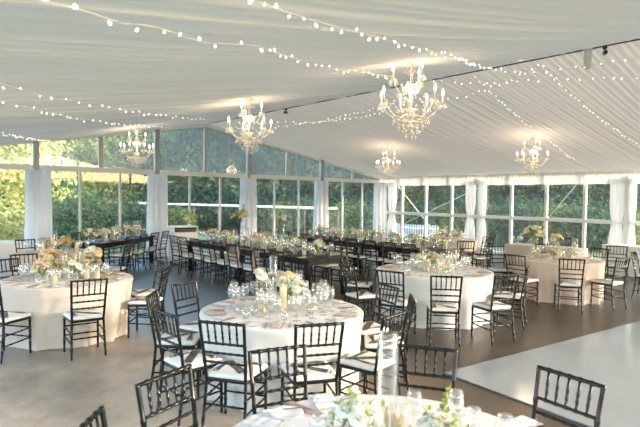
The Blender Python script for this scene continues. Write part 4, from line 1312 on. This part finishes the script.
for lab in {o['label'] for _, o in PLANTED}:
    same = sorted([t for t in PLANTED if t[1]['label'] == lab], key=lambda t: t[0])
    if len(same) > 1:
        for k, (_, o) in enumerate(same): o['label'] = ('front', 'second-row', 'third-row', 'fourth-row')[k] + ' ' + lab
# rising wooded ground far behind, hiding the horizon; unseen rear ring added to block low-sky glare
P = []
for i in range(145):
    an = yaw + 2 * PI * i / 144
    row = []
    front = max(0, math.cos(an - yaw)) ** .6
    for j, (d, h) in enumerate(((50, -.2), (53, 1.2), (58, 2.8 + 1.4 * front), (64, 3.6 + 2.4 * front), (75, 4.2 + 2.8 * front))):
        row.append((8 + d * 1.15 * math.sin(an), 6 + d * 1.15 * math.cos(an), h + (.4 * math.sin(i * .9) + .3 * math.sin(i * 2.3 + j)) * (1 if j else 0)))
    P.append(row)
struct('hill', MB().grid(P), M['backhill'])

# white rail fence on the lawn
fa = polar(92, 33); fb = polar(338, 23.2)
fe = thing('rail_fence', 'long white rail fence on the lawn beyond the gable windows', 'fence', (0, 0, -.1))
dr = (fb - fa); nf = 10
for z in (1.47,):
    a = fa + Vector((0, 0, z)); b = fb + Vector((0, 0, z))
    part('rail', MB().tube([a, b], .06 if z > 1 else .03, 6), M['frame_white'], fe)
for i in range(nf + 1):
    p_ = fa + dr * (i / nf)
    part('post', MB().bbox((p_.x, p_.y, .77), .07, .07, 1.54, .01), M['bark'], fe)
# low white picket fence outside the corner side windows
ga = polar(388, 26.2, -.1); gb = polar(438, 24.6, -.1)
pf = thing('picket_fence', 'low white picket fence on the lawn outside the corner side windows', 'fence', (0, 0, 0))
gd_ = gb - ga; gn = gd_.normalized(); rzf = math.atan2(gn.y, gn.x)
for z in (.2, .55):
    part('rail', MB().tube([ga + Vector((0, 0, z)), gb + Vector((0, 0, z))], .022, 6), M['frame_white'], pf)
picket = MB().bbox((0, 0, .36), .07, .022, .72, .006).mesh('picket', M['frame_white'])
for i in range(22):
    p_ = ga + gd_ * (i / 21); inst('picket', picket, pf, (p_.x, p_.y, -.1), (0, 0, rzf))
# tent stays outside the side windows
for i, (a, b) in enumerate((((390, 176), (417, 210)), ((482, 186), (424, 214)), ((577, 184), (561, 203)))):
    A = onplane(*a, (1, 0, 0), XR + .4); Bq = onplane(*b, (1, 0, 0), XR + 1.2)
    st = thing('tent_stay', ['white diagonal tent stay outside the corner side window', 'long white diagonal tent stay outside the second side window', 'short white tent stay outside the window over the peach-toned table'][i], 'strut')
    dv = (Bq - A); k = (A.z + .1) / max(.05, -dv.z)
    Bg = A + dv * k
    part('pole', MB().tube([A, Bg], .013, 7), M['frame_white'], st)
    part('ground_plate', MB().bbox((Bg.x, Bg.y, -.09), .2, .2, .03, .005), M['frame_white'], st)

# ------------------------------------------------------------------ light
w = bpy.data.worlds.new('sky'); scn.world = w; w.use_nodes = True
nt = w.node_tree; nt.nodes.clear()
sky = nt.nodes.new('ShaderNodeTexSky'); sky.sky_type = 'NISHITA'; sky.sun_disc = False
sky.sun_elevation = math.radians(24); sky.air_density = 1.0; sky.dust_density = 2.0; sky.ozone_density = 1.0
SUN = Vector((-.66, .74, -.16)).normalized()
sky.sun_rotation = math.atan2(-SUN.x, -SUN.y)
bg = nt.nodes.new('ShaderNodeBackground'); bg.inputs['Strength'].default_value = 1.7
tint = nt.nodes.new('ShaderNodeMix'); tint.data_type = 'RGBA'; tint.blend_type = 'MULTIPLY'; tint.inputs[0].default_value = 1; tint.inputs[7].default_value = (1, .95, .915, 1)
wo = nt.nodes.new('ShaderNodeOutputWorld')
nt.links.new(sky.outputs[0], tint.inputs[6]); nt.links.new(tint.outputs[2], bg.inputs[0]); nt.links.new(bg.outputs[0], wo.inputs[0])
sl = bpy.data.lights.new('sun', 'SUN'); sl.energy = 4.0; sl.angle = math.radians(1.0); sl.color = (1, .94, .85)
so = bpy.data.objects.new('sun', sl); COL.objects.link(so)
so.rotation_euler = SUN.to_track_quat('-Z', 'Y').to_euler(); so.location = (10, -10, 12)

scn.view_settings.view_transform = 'Standard'; scn.view_settings.look = 'None'
scn.view_settings.gamma = 1.0; scn.view_settings.use_curve_mapping = False
scn.view_settings.exposure = 0.0
cy = scn.cycles
cy.use_denoising = True
cy.max_bounces = 8; cy.diffuse_bounces = 4; cy.glossy_bounces = 3; cy.transmission_bounces = 4; cy.transparent_max_bounces = 40
cy.sample_clamp_indirect = 6.0
cy.caustics_reflective = False; cy.caustics_refractive = False
